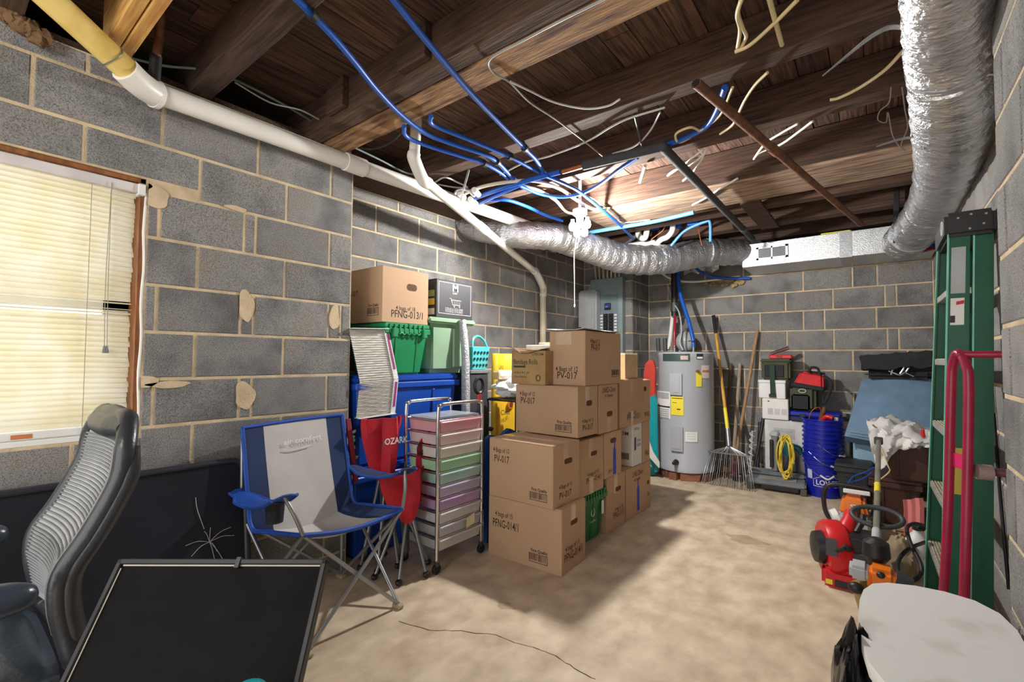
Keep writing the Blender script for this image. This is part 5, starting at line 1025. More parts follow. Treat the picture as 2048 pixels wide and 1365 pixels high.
def tool(name, label, top, bot, y0, y1, m, head):
    a, b = YP(*top, y0), YP(*bot, y1); b.z = max(b.z, .16); th = T(name, label, 'garden tool', (b.x, b.y, 0), group='long handled garden tools')
    obj('handle', G().tube([a, b], [.0165, .017], 12, 0), m, th); d = (b-a).normalized()
    if head == 'shovel':
        e = b+Vector((0, -.02, -.14)); rows = [[b+Vector((u*(.02+.08*min(1, v*2.2)*(1-.7*max(0, v-.6)/.4)), -.02*v+.02*u*u, -(b.z-.004)*v)) for u in (-1, -.5, 0, .5, 1)] for v in (0, .2, .4, .6, .8, 1)]
        obj('blade', G().sheet(rows, .003), RUST, th, smooth=60)
    elif head == 'fork':
        for k in range(4):
            u = -1.5+k; obj('prong', G().tube([b, b+Vector((u*.03, -.03, -.03)), b+Vector((u*.04, -.08, -b.z*.5)), b+Vector((u*.04, -.05, -b.z+.006))], .006, 6, 4), RUST, th)
    else: obj('neck', G().cyl(b, b+Vector((0, 0, -.1)), .014), RUST, th); obj('blade', G().bx(b.x-.07, b.x+.07, b.y-.09, b.y-.085, .005, .1), RUST, th); obj('shank', G().bar(b+Vector((0, 0, -.09)), Vector((b.x, b.y-.085, .08)), .014, .014), RUST, th)
WD = mat('weathered_handle', (168, 132, 94), .7, var=.2, stretch=(8, 8, 1)); WDD = mat('dark_handle', (96, 70, 52), .7, var=.2, stretch=(8, 8, 1))
tool('garden_hoe', 'short dark wooden handled hoe against the back wall', (1462, 728), (1450, 900), 5.54, 5.3, WDD, 'hoe')
tool('shovel', 'pale grey wooden handled shovel against the back wall', (1480, 728), (1468, 900), 5.54, 5.36, mat('grey_handle', (176, 158, 136), .75, var=.15), 'shovel')
tool('garden_fork', 'longest tan wooden handled fork leaning on the back wall', (1515, 662), (1473, 905), 5.55, 5.3, WD, 'fork')
th = T('hand_cultivator', 'rusty curled cultivator claw on the floor below the rake', 'garden tool', ZP(1448, 955, 0)); c = ZP(1448, 955, 0)
for k in range(5): p = c+Vector((-.08+.045*k, -.03, .0)); obj('claw', G().tube([p+Vector((0, .04, .055)), p+Vector((0, -.01, .05)), p+Vector((.004, -.03, .022)), p+Vector((.008, -.015, .006))], .006, 6, 5), RUST, th)
obj('bar', G().cyl(c+Vector((-.09, .012, .052)), c+Vector((.11, .012, .052)), .009), RUST, th)
th = T('red_shears', 'small red and black garden tool standing beside the rake', 'garden tool', ZP(1470, 962, 0)); c = ZP(1470, 962, 0); obj('body', G().tube([c+Vector((0, 0, .01)), c+Vector((-.01, .02, .10)), c+Vector((-.015, .05, .19))], [.02, .03, .014], 10, 4), mat('dull_red', (130, 44, 48), .6), th); obj('base', G().bx(c.x-.02, c.x+.03, c.y-.02, c.y+.04, .0, .05), BLACKP, th, bevel=.01)
obj('cable_coil', G().tube([ZP(1478+10*math.cos(a), 955+6*math.sin(a), .012+.004*i) for i, a in enumerate([k*.7 for k in range(12)])], .010, 6, 4), BLACKW, label='black coiled hose on the floor behind the dolly', cat='hose', smooth=60)
th = T('auger', 'white spiral auger standing behind the dolly', 'auger', YP(1500, 935, 5.3)); a, b = YP(1505, 862, 5.4), YP(1500, 936, 5.3); b.z = .03
obj('core', G().cyl(a, b, .012), LGREY, th); n_ = 60; obj('flight', G().tube([a.lerp(b, i/n_)+Vector((.022*math.cos(i*.75), .022*math.sin(i*.75), 0)) for i in range(n_)], .006, 5, 1), WHITE, th, smooth=60)
for k, (pa, pb) in enumerate((((1527, 836), (1506, 938)), ((1520, 845), (1514, 938)))):
    a, b = YP(*pa, 5.42), YP(*pb, 5.25); b.z = .015; obj('black_tube', G().tube([a, b], [.017, .017], 12, 0), BLACKP, label=('longer black tube leaning against the white carton', 'shorter black tube beside the white auger')[k], cat='tube', group='black tubes behind the dolly', smooth=60)
# ================================================================== white cartons and bags at the back wall
def wbox(label, pa, pb, y0, y1, z0=None, m=WHITE, name='foam_box', lid=True, group='white boxes at the back wall'):
    a, b = YP(*pa, y0), YP(*pb, y0); zb = b.z if z0 is None else z0
    th = T(name, label, 'box', ((a.x+b.x)/2, (y0+y1)/2, zb), group=group); obj('body', G().bx(a.x, b.x, y0, y1, zb, a.z-(.03 if lid else 0)), m, th, bevel=.006)
    if lid: obj('lid', G().bx(a.x-.004, b.x+.004, y0-.004, y1, a.z-.029, a.z), m, th, bevel=.004)
    return th, a, b
WC = mat('white_card_big', (222, 221, 216), .7)
t, a, b = wbox('large white carton standing behind the dolly and buckets', (1529, 838), (1700, 965), 5.26, 5.57, 0, WC, 'carton', False); zc1 = a.z
decal(t, mat('print_grey', (196, 196, 194), .7), (a.x+.08, 5.2588, a.z-.18), (1, 0, 0), (0, 0, 1), .18, .10, 'print', .0006)
text('FRAGILE', .03, mat('print_grey2', (150, 150, 150), .7), t, (a.x+.1, 5.2575, a.z-.12), (1, 0, 0), (0, 0, 1), .14)
t, a, b = wbox('lower white foam box on the large white carton', (1524, 797), (1577, 838), 5.24, 5.52, zc1+.002, lid=False); zc2 = a.z
obj('vent', G().bx(a.x+.05, a.x+.065, 5.238, 5.2395, a.z-.03, a.z-.02), BLACKP, t, smooth=0)
for k in range(3): decal(t, mat('print_grey', (196, 196, 194), .7), (a.x+.05+.06*k, 5.2388, zc1+.05), (1, 0, 0), (0, 0, 1), .045, .06, 'print', .0006)
t, a, b = wbox('upper white foam box below the green strapped bag', (1517, 760), (1571, 797), 5.25, 5.52, zc2+.002, lid=True); zc3 = a.z
OLV = mat('olive_canvas', (74, 78, 58), .85, var=.15, bump=.2, bscale=100); BAGK = mat('bag_black', (36, 36, 40), .8, var=.15)
a, b = YP(1522, 722, 5.28), YP(1580, 760, 5.28)
th = T('green_bag', 'olive strapped case on the upper white foam box', 'bag', ((a.x+b.x)/2, 5.38, zc3))
obj('body', G().bx(a.x, b.x, 5.28, 5.48, zc3+.001, a.z), OLV, th, bevel=.02, seg=3); obj('lid', G().bx(a.x-.01, b.x+.012, 5.268, 5.49, a.z-.02, a.z+.02), OLV, th, bevel=.014, seg=2)
obj('front_panel', G().bx(a.x+.03, b.x-.05, 5.270, 5.283, zc3+.03, a.z-.04), BAGK, th, bevel=.006)
xs = a.x+.10; obj('strap', G().bar((xs, 5.262, a.z-.03), (xs+.01, 5.235, zc3-.14), .045, .004, (0, 1, 0)), mat('strap_green', (40, 62, 48), .8), th); obj('buckle', G().bx(xs-.025, xs+.035, 5.228, 5.24, zc3-.17, zc3-.135), BLACKP, th, bevel=.004)
zr = a.z+.021; c0 = YP(1558, 715, 5.3)
th = T('red_case', 'small red plastic case lying on the olive case', 'case', (c0.x, 5.38, zr)); obj('body', G().bx(c0.x-.09, c0.x+.11, 5.30, 5.42, zr, zr+.04), RED, th, bevel=.008); obj('clasp', G().bx(c0.x-.02, c0.x+.03, 5.295, 5.30, zr+.005, zr+.03), mat('dull_red', (130, 44, 48), .6), th)
obj('chrome_tool', G().tube([YP(1540, 709, 5.33), YP(1556, 703, 5.35), YP(1577, 696, 5.38)], [.014, .018, .02], 10, 3), CHROME, label='silver tool lying on the red case', cat='tool', smooth=60)
a, b = YP(1580, 820, 5.24), YP(1682, 838, 5.24)
th = T('blue_toolbox', 'flat blue and black tool case on the large white carton', 'toolbox', ((a.x+b.x)/2, 5.35, zc1)); obj('base', G().bx(a.x, b.x, 5.235, 5.50, zc1+.002, zc1+.05), mat('tool_navy', (24, 34, 70), .45), th, bevel=.008); obj('lid', G().bx(a.x, b.x, 5.235, 5.50, zc1+.051, zc1+.10), BLUEP, th, bevel=.01)
for k in range(2): obj('latch', G().bx(a.x+.08+.26*k, a.x+.13+.26*k, 5.226, 5.236, zc1+.03, zc1+.075), BLACKP, th, bevel=.003)
zt_ = zc1+.102; a, b = YP(1579, 772, 5.24), YP(1632, 815, 5.24)
th = T('olive_cooler_bag', 'olive cooler bag with a black front pocket below the red bag', 'bag', ((a.x+b.x)/2, 5.35, zt_)); obj('body', G().bx(a.x, b.x, 5.24, 5.48, zt_, a.z), OLV, th, bevel=.03, seg=3, jit=.002); obj('pocket', G().bx(a.x+.015, b.x-.05, 5.222, 5.245, zt_+.01, a.z-.08), BAGK, th, bevel=.012, seg=2)
ce = Vector(((a.x+b.x)/2, 5.232, a.z-.045)); obj('patch', G().tube([ce+Vector((.03*math.cos(q), 0, .018*math.sin(q))) for q in [i*.52 for i in range(12)]], .005, 5, 1, True), LGREY, th, label='pale oval badge')
zb_ = a.z+.002; a2, b2 = YP(1583, 742, 5.26), YP(1648, 778, 5.26)
th = T('red_tool_bag', 'red and black tool bag on top of the olive cooler bag', 'bag', ((a2.x+b2.x)/2, 5.37, zb_))
Mr = Matrix.Translation((a2.x, 5.37, zb_)) @ Matrix.Rotation(R(9), 4, 'Y')
L_ = b2.x-a2.x; obj('body', G().add([Mr @ Vector(p) for p in ((0, -.12, 0), (L_, -.12, 0), (L_, .11, 0), (0, .11, 0), (.05, -.06, .15), (L_-.03, -.06, .15), (L_-.03, .06, .15), (.05, .06, .15))], [(3, 2, 1, 0), (4, 5, 6, 7), (0, 1, 5, 4), (1, 2, 6, 5), (2, 3, 7, 6), (3, 0, 4, 7)]), mat('red_nylon', (206, 30, 36), .6, var=.1), th, bevel=.02, seg=3)
obj('base_panel', G().bx(-.005, L_+.005, -.126, .116, -.01, .035, Mr), BAGK, th, bevel=.01); obj('zip_flap', G().bx(.10, L_-.02, -.062, .06, .146, .165, Mr), BAGK, th, bevel=.008)
obj('carry_handle', G().tube([Mr @ Vector(p) for p in ((L_*.45, -.07, .15), (L_*.5, -.08, .20), (L_*.7, -.08, .20), (L_*.8, -.08, .14))], .012, 8, 5), BAGK, th); obj('shoulder_strap', G().tube([Mr @ Vector(p) for p in ((L_-.02, -.06, .14), (L_+.04, -.08, .1), (L_+.05, -.09, .0), (L_+.02, -.1, -.12), (L_+.0, -.1, -.05))], .014, 6, 5), BAGK, th)
# ================================================================== dolly, cord and tools on it
th = T('plastic_dolly', 'grey plastic work platform with black feet on the floor', 'platform', (-.77, 5.02, 0))
x0, x1, y0, y1 = -1.0, -.55, 4.88, 5.2; GP = mat('dusty_grey', (128, 134, 140), .7, var=.15, rgb2=(104, 108, 112))
Mz = Matrix.Translation((-.775, 5.04, 0)) @ Matrix.Rotation(R(5), 4, 'Z')
obj('deck', G().bx(-.235, .235, -.16, .16, .055, .105, Mz), GP, th, bevel=.012, seg=2); obj('back_ledge', G().bx(-.23, .23, .02, .15, .1045, .15, Mz), GP, th, bevel=.014, seg=2); obj('inner_tray', G().bx(-.15, .16, -.12, .0, .104, .110, Mz), mat('tray_dust', (150, 146, 136), .8), th, bevel=.004)
for sx in (-1, 1):
    for sy in (-1, 1): obj('foot', G().bx(sx*.215-.025, sx*.215+.025, sy*.135-.03, sy*.135+.03, 0, .06, Mz), mat('foot_brown', (86, 78, 70), .7), th, bevel=.006)
obj('black_skirt', G().bx(-.12, .18, -.155, -.14, .02, .056, Mz), BLACKP, th, bevel=.004)
zt_ = .151
th = T('bench_tool', 'grey and black upright bench tool on the platform', 'power tool', (-.87, 5.1, zt_)); a, b = YP(1541, 872, 5.1), YP(1557, 932, 5.1)
obj('column', G().bx(a.x+.01, b.x, 5.06, 5.16, zt_, a.z), MGREY, th, bevel=.01); obj('face', G().bx(a.x, a.x+.03, 5.04, 5.07, zt_+.04, a.z-.03), BLACKP, th, bevel=.004); obj('head', G().box((a.x+.035, 5.1, a.z+.02), (.08, .1, .05)), LGREY, th, bevel=.014)
th = T('teal_power_tool', 'teal power tool behind the yellow cord', 'power tool', (-.72, 5.12, zt_)); c = YP(1572, 895, 5.15)
obj('motor', G().tube([c+Vector((-.05, 0, .08)), c+Vector((0, 0, .02)), c+Vector((.02, 0, -.08))], [.04, .055, .045], 14, 4), mat('tool_teal', (20, 92, 96), .45), th, smooth=60); obj('grip', G().tube([c+Vector((.02, 0, .02)), c+Vector((.10, 0, .0)), c+Vector((.13, 0, -.05))], [.03, .028, .025], 10, 4), mat('tool_teal', (20, 92, 96), .45), th); obj('guard', G().bx(c.x-.03, c.x+.10, 5.1, 5.2, zt_+.0, c.z-.06), DGREY, th, bevel=.02)
rr = random.Random(2); P = []
for i in range(46):
    a = i*2*math.pi/9+.1*rr.uniform(-1, 1); k = i/46; P.append(YP(1571+(13+5*math.sin(i*.9))*math.cos(a), 914+(38+6*math.sin(i*1.7))*math.sin(a)+6*math.sin(i), 4.98+.03*math.sin(i*2.1)))
th = T('extension_cord', 'coiled yellow extension cord hanging over the teal tool', 'cord', YP(1571, 955, 5.0)); obj('cord', G().tube(P, .0075, 6, 3), mat('yellow_cord', (214, 190, 60), .5), th, smooth=60); obj('plug', G().tube([P[-1], P[-1]+Vector((0, 0, -.05))], [.014, .018], 8, 0), mat('yellow_cord', (214, 190, 60), .5), th)
# ================================================================== stack of blue buckets
BC = Vector((-.412, 5.075, 0))
def bucket(k, z0, label):
    th = T('bucket', label, 'bucket', BC+Vector((0, 0, z0)), group='stacked blue buckets')
    prof = [(.0, 0), (.128, 0), (.130, .01), (.146, .285), (.156, .287), (.156, .30), (.148, .302), (.149, .325), (.160, .327), (.160, .337), (.150, .339), (.151, .360), (.162, .362), (.162, .372), (.148, .372), (.146, .30), (.126, .012), (0, .012)]
    obj('pail', G().lathe([(r_, z_+z0) for r_, z_ in prof], 40, BC), BLUEP, th, smooth=40)
    a0 = R(-75)+k*.5; e1 = BC+Vector((.157*math.cos(a0+1.45), .157*math.sin(a0+1.45), z0+.315)); e2 = BC+Vector((.157*math.cos(a0-1.45), .157*math.sin(a0-1.45), z0+.315)); md = BC+Vector((.168*math.cos(a0), .168*math.sin(a0), z0+.175+.02*k))
    if k < 3:
        q1 = BC+Vector((.166*math.cos(a0+.75), .166*math.sin(a0+.75), z0+.235)); q2 = BC+Vector((.166*math.cos(a0-.75), .166*math.sin(a0-.75), z0+.235))
        h = obj('bail', G().tube([e1, q1, md, q2, e2], .0022, 6, 6), STEEL, th); obj('bail_grip', G().tube([md.lerp(q1, .45), md, md.lerp(q2, .45)], .008, 8, 4), WPLAS, h)
    return th
b0 = None
for k, l in enumerate(('lowest blue bucket with white lettering, on the floor', 'second blue bucket from the floor in the nested stack', 'third blue bucket from the floor in the nested stack', 'fourth blue bucket from the floor in the nested stack', 'topmost blue bucket of the nested stack, filled with odds and ends')):
    b = bucket(k, .001+.078*k, l); b0 = b0 or b
t = text("LOWE'S", .062, WHITE, b0, (0, 0, 0), (1, 0, 0), (0, 1, 0), .19, bold=.02); off = OFF[b0.name]
for v in t.data.vertices:
    u, q = v.co.x+off.x, v.co.y+off.y; a = R(-110)+u/.14; z = .115+q; rad = .130+.016*z/.285+.0012; v.co = Vector((BC.x+rad*math.cos(a), BC.y+rad*math.sin(a), z))-off
def cyl_line(pts, m, name, parent):
    P = []
    for u, z in pts: a = R(-110)+u/.14; rad = .130+.016*z/.285+.001; P.append(BC+Vector((rad*math.cos(a), rad*math.sin(a), z)))
    obj(name, G().tube(P, .0022, 4, 1), m, parent)
cyl_line([(-.02, .10), (-.02, .16), (.02, .178), (.09, .20), (.16, .178), (.215, .16), (.215, .10), (.16, .099), (.09, .099), (.03, .099), (-.02, .10)], WHITE, 'logo_outline', b0)
rows = [[BC+Vector(((.1475+.016*(z-.19)/.285)*math.cos(a), (.1475+.016*(z-.19)/.285)*math.sin(a), z)) for z in (.16, .24)] for a in [R(-138)+i*.08 for i in range(5)]]
obj('label', G().sheet(rows, .001), mat('label_ltblue', (176, 190, 224), .6), b0, label='pale printed label')
zt_ = .001+.078*4+.372
for k, (l, p, m_, rad) in enumerate((('red grip sticking out of the top bucket', ((-.03, -.02, -.06), (.03, -.05, .02), (.08, -.06, .015)), RED, .022), ('tan wooden paddle standing in the top bucket', ((-.03, .0, -.1), (.0, .0, .04), (.02, .01, .10)), RUST, .02), ('white cap standing in the top bucket', ((.10, -.02, -.05), (.105, -.02, .02)), WPLAS, .018), ('copper hoop standing in the top bucket', ((-.11, -.04, -.05), (-.08, -.03, .06), (-.02, -.02, .10), (.0, -.02, .02)), mat('copper_wire', (150, 88, 60), .4, metal=.5), .004))):
    obj('bucket_item', G().tube([BC+Vector(q)+Vector((0, 0, zt_)) for q in p], rad, 8, 4), m_, label=l, cat='tool', group='odds and ends in the top bucket', smooth=60)
# ================================================================== blue pad, black cloth, totes behind the ladder
DEN = mat('denim_pad', (112, 142, 168), .85, var=.1, bump=.2, bscale=140)
def pads(pts, y0, y1):   # corner pixels: top-left, top-right, bottom-right, bottom-left at depths
    return [YP(*pts[0], y1), YP(*pts[1], y1), YP(*pts[2], y0), YP(*pts[3], y0)]
A = pads(((1728, 768), (1868, 768), (1850, 905), (1690, 878)), 4.95, 5.42)
th = T('blue_pad', 'thick folded dusty blue pad leaning on the back wall', 'cushion', (A[2]+A[3])/2)
rows = [[(A[0].lerp(A[1], u)).lerp(A[3].lerp(A[2], u), v)+Vector((0, -.05*math.sin(math.pi*v)-.02*math.sin(math.pi*u), .03*math.sin(math.pi*u)*(1-v))) for u in [k/8 for k in range(9)]] for v in [k/10 for k in range(11)]]
obj('cover', G().sheet(rows, .10), DEN, th, smooth=50, bevel=.0)
for v in (.82, .86): obj('seam', G().tube([(A[0].lerp(A[1], u)).lerp(A[3].lerp(A[2], u), v)+Vector((0, -.105-.05*math.sin(math.pi*v)-.02*math.sin(math.pi*u), -.005)) for u in [k/6 for k in range(7)]], .003, 4, 3), mat('denim_seam', (140, 162, 180), .8), th)
obj('underside_flap', G().bx(A[3].x+.05, A[2].x-.05, 5.05, 5.2, .30, A[3].z-.02), mat('pale_blue_cloth', (150, 186, 204), .8), th, bevel=.03, seg=2)
FLT = mat('black_felt', (44, 44, 48), .95, var=.15, bump=.3, bscale=100)
a, b = YP(1724, 735, 5.28), YP(1866, 782, 5.28)
th = T('black_cloth', 'folded black felt cloth on top of the blue pad', 'cloth', ((a.x+b.x)/2, 5.4, A[0].z)); zb = A[0].z+.055
obj('fold', G().bx(a.x+.015, min(b.x, .372), 5.29, 5.55, zb, zb+.065), FLT, th, bevel=.03, seg=4, smooth=60)
rows = [[Vector((a.x+(.375-a.x)*i/10, 5.24+.31*j/6, zb+.135+.045*i/10+.012*math.sin(i*1.3+j)+.006*math.sin(i*2.9))) for j in range(7)] for i in range(11)]
obj('fold', G().sheet(rows, .125), FLT, th, smooth=60)
zf = zb+.201; 
th = T('metal_fitting', 'branched silver metal fitting lying on the black cloth', 'metal part', YP(1795, 745, 5.262)); yy = 5.262
for pts in (((1777, 742), (1790, 747), (1800, 750), (1812, 744)), ((1800, 748), (1808, 735), (1803, 728)), ((1812, 744), (1818, 735)), ((1785, 740), (1782, 750)), ((1803, 728), (1815, 730)), ((1812, 746), (1828, 753))): obj('branch', G().tube([YP(p, q, yy) for p, q in pts], .008, 6, 4), CHROME, th)
BRT = mat('brown_tote', (74, 46, 38), .5, var=.08)
a, b = YP(1741, 985, 4.45), YP(1832, 1056, 4.45); 
t = tote('lower brown tote on the floor behind the trimmer', a.x, .22, 4.45, 4.85, 0, .345, BRT, group='brown totes', ribs=2, lidded=True)
a, b = YP(1770, 890, 4.4), YP(1862, 985, 4.4)
t = tote('upper brown tote with open lid flaps and loose rubbish', a.x-.015, .345, 4.38, 4.80, .348, .665, BRT, group='brown totes', ribs=2, lidded=False)
for q in range(5): decal(t, LGREY, (a.x+.25, 4.394-.016+.016*q*.5+.0, .44+.025*q), (1, 0, 0), (0, 0, 1), .07, .010, 'printed_line', .0008)
obj('lid_flap', G().bar((a.x-.035, 4.40, .56), (a.x-.035, 4.78, .56), .02, .17), BRT, t, bevel=.004)
t = tote('dark grey tote between the buckets and the brown totes', -.30, -.07, 4.75, 5.12, 0, .36, mat('charcoal_tote', (44, 46, 50), .5), ribs=1, lidded=True)
rows = []
for i in range(27):
    u = i/26; row = []
    for j in range(31):
        v = j/30; D = .27*(1-u)**1.7+.02; ns = .016*math.sin(u*17+v*9)+.012*math.sin(v*23-u*8)+.009*math.sin(u*41+v*31)
        if v < .6: p = Vector((-.075+.41*u+.01*math.sin(v*14), 4.83-.50*v/.6, .685+.055*math.sin(math.pi*v/.6)+.03*math.sin(u*5)+ns))
        else: w_ = (v-.6)/.4; p = Vector((-.075+.41*u+.05*w_*(1-u), 4.33-.012*math.sin(w_*3)+ns*.8, .685+.03*math.sin(u*5)-D*w_+ns*.6))
        row.append(p)
    rows.append(row)
obj('plastic_bag', G().sheet(rows, .004), WB, label='crumpled white plastic bag draped over the upper brown tote', cat='bag', smooth=35)
for k, (l, pts, r_, m_) in enumerate((('rusty red scrap lying in the upper brown tote', ((1805, 885), (1822, 880), (1838, 882)), .015, RUST), ('dark scrap at the rim of the upper brown tote', ((1780, 890), (1795, 880)), .02, BLACKP), ('small red tool handle sticking out of the white bag', ((1845, 860), (1847, 875)), .012, RED), ('grey and white card scrap in the upper brown tote', ((1835, 898), (1845, 885)), .014, MGREY), ('thin wooden stick poking out of the white bag', ((1745, 850), (1762, 865)), .006, WD))):
    obj('scrap', G().tube([YP(p, q, 4.36) for p, q in pts], r_, 7, 3), m_, label=l, cat='scrap', group='scraps around the brown totes')
P = [[YP(1806+8*i+(2 if j else 0), 1000+8*j-(3 if i > 2 else 0)+j*10, 4.05-.04*j+.015*(i % 2)) for i in range(6)] for j in range(5)]
obj('corrugated_sheet', G().sheet([[p for p in row] for row in P], .004), mat('pink_red_plastic', (196, 110, 108), .6, var=.1), label='faded pink red corrugated sheet beside the ladder', cat='sheet', smooth=0)
th = T('wire_tangle', 'blue and white wires hanging in front of the charcoal tote', 'wires', YP(1720, 950, 4.6))
obj('wire', G().tube([YP(1690, 978, 4.6), YP(1705, 955, 4.55), YP(1730, 945, 4.5), YP(1748, 935, 4.4)], .005, 5, 4), PEXB, th); obj('wire', G().tube([YP(1700, 965, 4.6), YP(1725, 958, 4.5), YP(1745, 945, 4.4)], .005, 5, 4), PEXB, th); obj('wire', G().tube([YP(1700, 950, 4.7), YP(1672, 952, 4.8), YP(1655, 945, 4.8)], .003, 5, 4), DGREY, th)
# ================================================================== chainsaw
OR = mat('orange_housing', (228, 118, 28), .4, var=.06)
c = Vector((-.155, 4.05, 0)); th = T('chainsaw', 'orange and grey chainsaw on the floor in front of the buckets', 'chainsaw', c)
obj('engine_cover', G().add([c+Vector(p) for p in ((-.075, -.07, .13), (.075, -.07, .13), (.075, .13, .13), (-.075, .13, .13), (-.055, -.05, .235), (.05, -.05, .235), (.05, .1, .225), (-.055, .1, .225))], [(3, 2, 1, 0), (4, 5, 6, 7), (0, 1, 5, 4), (1, 2, 6, 5), (2, 3, 7, 6), (3, 0, 4, 7)]), OR, th, bevel=.018, seg=3)
obj('crankcase', G().bx(c.x-.08, c.x+.08, c.y-.08, c.y+.16, .02, .135), mat('saw_grey', (196, 196, 190), .45), th, bevel=.014, seg=2); obj('side_cover', G().bx(c.x+.08, c.x+.11, c.y-.08, c.y+.12, .03, .15), BLACKP, th, bevel=.01)
obj('front_handle', G().tube([c+Vector(p) for p in ((-.11, .0, .05), (-.145, 0, .12), (-.15, 0, .23), (-.11, 0, .285), (.0, 0, .292), (.09, 0, .28), (.12, 0, .22), (.12, 0, .12))], .013, 10, 5), BLACKP, th, smooth=60)
obj('hand_guard', G().bx(c.x-.05, c.x+.08, c.y-.04, c.y-.03, .255, .28), WHITE, th, bevel=.003); obj('pull_start', G().tube([c+Vector((-.08, -.02, .1)), c+Vector((-.11, -.03, .09))], [.05, .045], 16, 0), WHITE, th); obj('rear_handle', G().tube([c+Vector((.02, -.08, .18)), c+Vector((.02, -.16, .16)), c+Vector((.02, -.2, .09)), c+Vector((.02, -.1, .04))], .016, 8, 5), BLACKP, th)
obj('guide_bar', G().bx(c.x+.085, c.x+.09, c.y+.1, c.y+.45, .06, .12), STEEL, th, bevel=.002); th.scale = (1.15,)*3; text('S', .04, WHITE, th, c+Vector((-.02, -.067, .17)), (1, 0, 0), (0, .2, 1), .03)
# ================================================================== red leaf blower
c = Vector((-.205, 3.17, 0)); th = T('leaf_blower', 'red and black petrol leaf blower standing on the floor', 'leaf blower', c)
Mv = Matrix.Translation(c+Vector((-.02, 0, .17))) @ Matrix.Rotation(R(22), 4, 'Z') @ Matrix.Rotation(R(90), 4, 'Y')
obj('fan_housing', G().lathe([(.02, -.05), (.135, -.045), (.15, -.02), (.15, .04), (.13, .065), (.03, .07)], 28, (0, 0, 0), Mv), RED, th, smooth=50)
for v in th.children[-1].data.vertices: v.co += Vector((0, 0, 0))
obj('fan_guard', G().lathe([(.02, -.095), (.08, -.085), (.088, -.05)], 22, (0, 0, 0), Mv), BLACKP, th, smooth=50)
obj('neck', G().tube([c+Vector((.04, .02, .26)), c+Vector((.06, .06, .32)), c+Vector((.065, .10, .355))], [.05, .036, .03], 14, 4), RED, th, smooth=60)
obj('grip', G().tube([c+Vector((.09, .0, .28)), c+Vector((.115, .04, .33)), c+Vector((.12, .07, .36))], [.014, .018, .014], 10, 4), BLACKP, th)
obj('engine', G().bx(c.x+.04, c.x+.18, c.y-.09, c.y+.10, .10, .28), BLACKP, th, bevel=.02, seg=3); obj('muffler', G().bx(c.x+.06, c.x+.17, c.y-.105, c.y-.085, .12, .2), DGREY, th, bevel=.006); obj('fuel_tank', G().bx(c.x-.06, c.x+.12, c.y-.13, c.y+.05, .0, .10), RED, th, bevel=.02, seg=3); obj('choke_knob', G().ball(c+Vector((.05, -.115, .22)), (.03, .015, .02), 12, 8), BLACKP, th)
obj('cord_handle', G().bar(c+Vector((.0, -.15, .20)), c+Vector((.05, -.17, .24)), .02, .02), BLACKP, th, bevel=.006)
dd = Vector((.9, -.35, 0)).normalized(); decal(th, DGREY, c+Vector((-.035, -.158, .18)), (.92, -.1, 0), (0, .05, 1), .05, .09, 'sticker', .002, label='grey warning sticker'); decal(th, YELL, c+Vector((-.04, -.132, .02)), (1, 0, 0), (0, 0, 1), .03, .025, 'sticker', .002); decal(th, BLACKP, c+Vector((0, -.132, .015)), (1, 0, 0), (0, 0, 1), .08, .035, 'sticker', .002)
# ================================================================== string trimmer leaning upside down
th = T('string_trimmer', 'orange string trimmer with a grey shaft and loop handle, standing on its engine', 'string trimmer', (-.03, 2.72, 0))
e0 = YP(1745, 1150, 2.72); s0, s1 = YP(1752, 1098, 2.80), YP(1757, 882, 4.15)
obj('shaft', G().tube([s0, s1], [.0145]*2, 12, 0), mat('shaft_grey', (150, 146, 132), .4, metal=.4), th); obj('shaft_label', G().cyl(s0.lerp(s1, .42), s0.lerp(s1, .50), .0152), YELL, th); obj('shaft_sleeve', G().cyl(s0, s0.lerp(s1, .12), .019), LGREY, th)
lc = s0.lerp(s1, .22); obj('loop_handle', G().tube([lc+Vector((.105*math.cos(a), .05*math.sin(a)*1.0, .035*math.sin(a))) for a in [i*math.pi/7 for i in range(14)]], .012, 10, 3, True), DGREY, th, smooth=60); obj('handle_clamp', G().box(lc+Vector((0, -.045, -.03)), (.05, .03, .03)), BLACKP, th, bevel=.005)
obj('collar', G().lathe([(.02, .07), (.05, .05), (.055, -.01), (.035, -.04)], 18, s0+Vector((0, 0, -.02))), BLACKP, th)
obj('engine_cover', G().bx(e0.x-.02, e0.x+.085, e0.y-.06, e0.y+.06, e0.z-.06, e0.z+.045), OR, th, bevel=.02, seg=3); obj('air_box', G().bx(e0.x-.085, e0.x-.015, e0.y-.06, e0.y+.05, e0.z-.02, e0.z+.04), LGREY, th, bevel=.012, seg=2); obj('knob', G().ball(e0+Vector((-.06, -.06, -.055)), (.03, .025, .025), 14, 8), BLACKP, th); obj('switch', G().ball(e0+Vector((.03, -.055, .025)), (.017, .014, .014), 10, 8), BLACKP, th)
obj('exhaust', G().tube([e0+Vector((.08, 0, .0)), e0+Vector((.14, 0, -.01))], [.045, .03], 12, 0), DGREY, th); obj('fuel_tank', G().tube([e0+Vector((-.02, 0, -.05)), e0+Vector((-.01, 0, -.11)), Vector((e0.x, e0.y, .02))], [.065, .06, .045], 14, 3), mat('tank_amber', (150, 128, 74), .4), th, smooth=60)
obj('trimmer_guard', G().box(s1+Vector((0, .0, .0)), (.05, .04, .05)), DGREY, th, bevel=.006)
obj('cutting_string', G().tube([s1+Vector((0, 0, 0)), YP(1775, 930, 4.1), YP(1778, 945, 4.1), YP(1748, 968, 4.1)], .004, 5, 4), ROMEX, th)
th = T('power_cord', 'black power cord looping beside the ladder foot', 'cord', (.05, 2.95, 0))
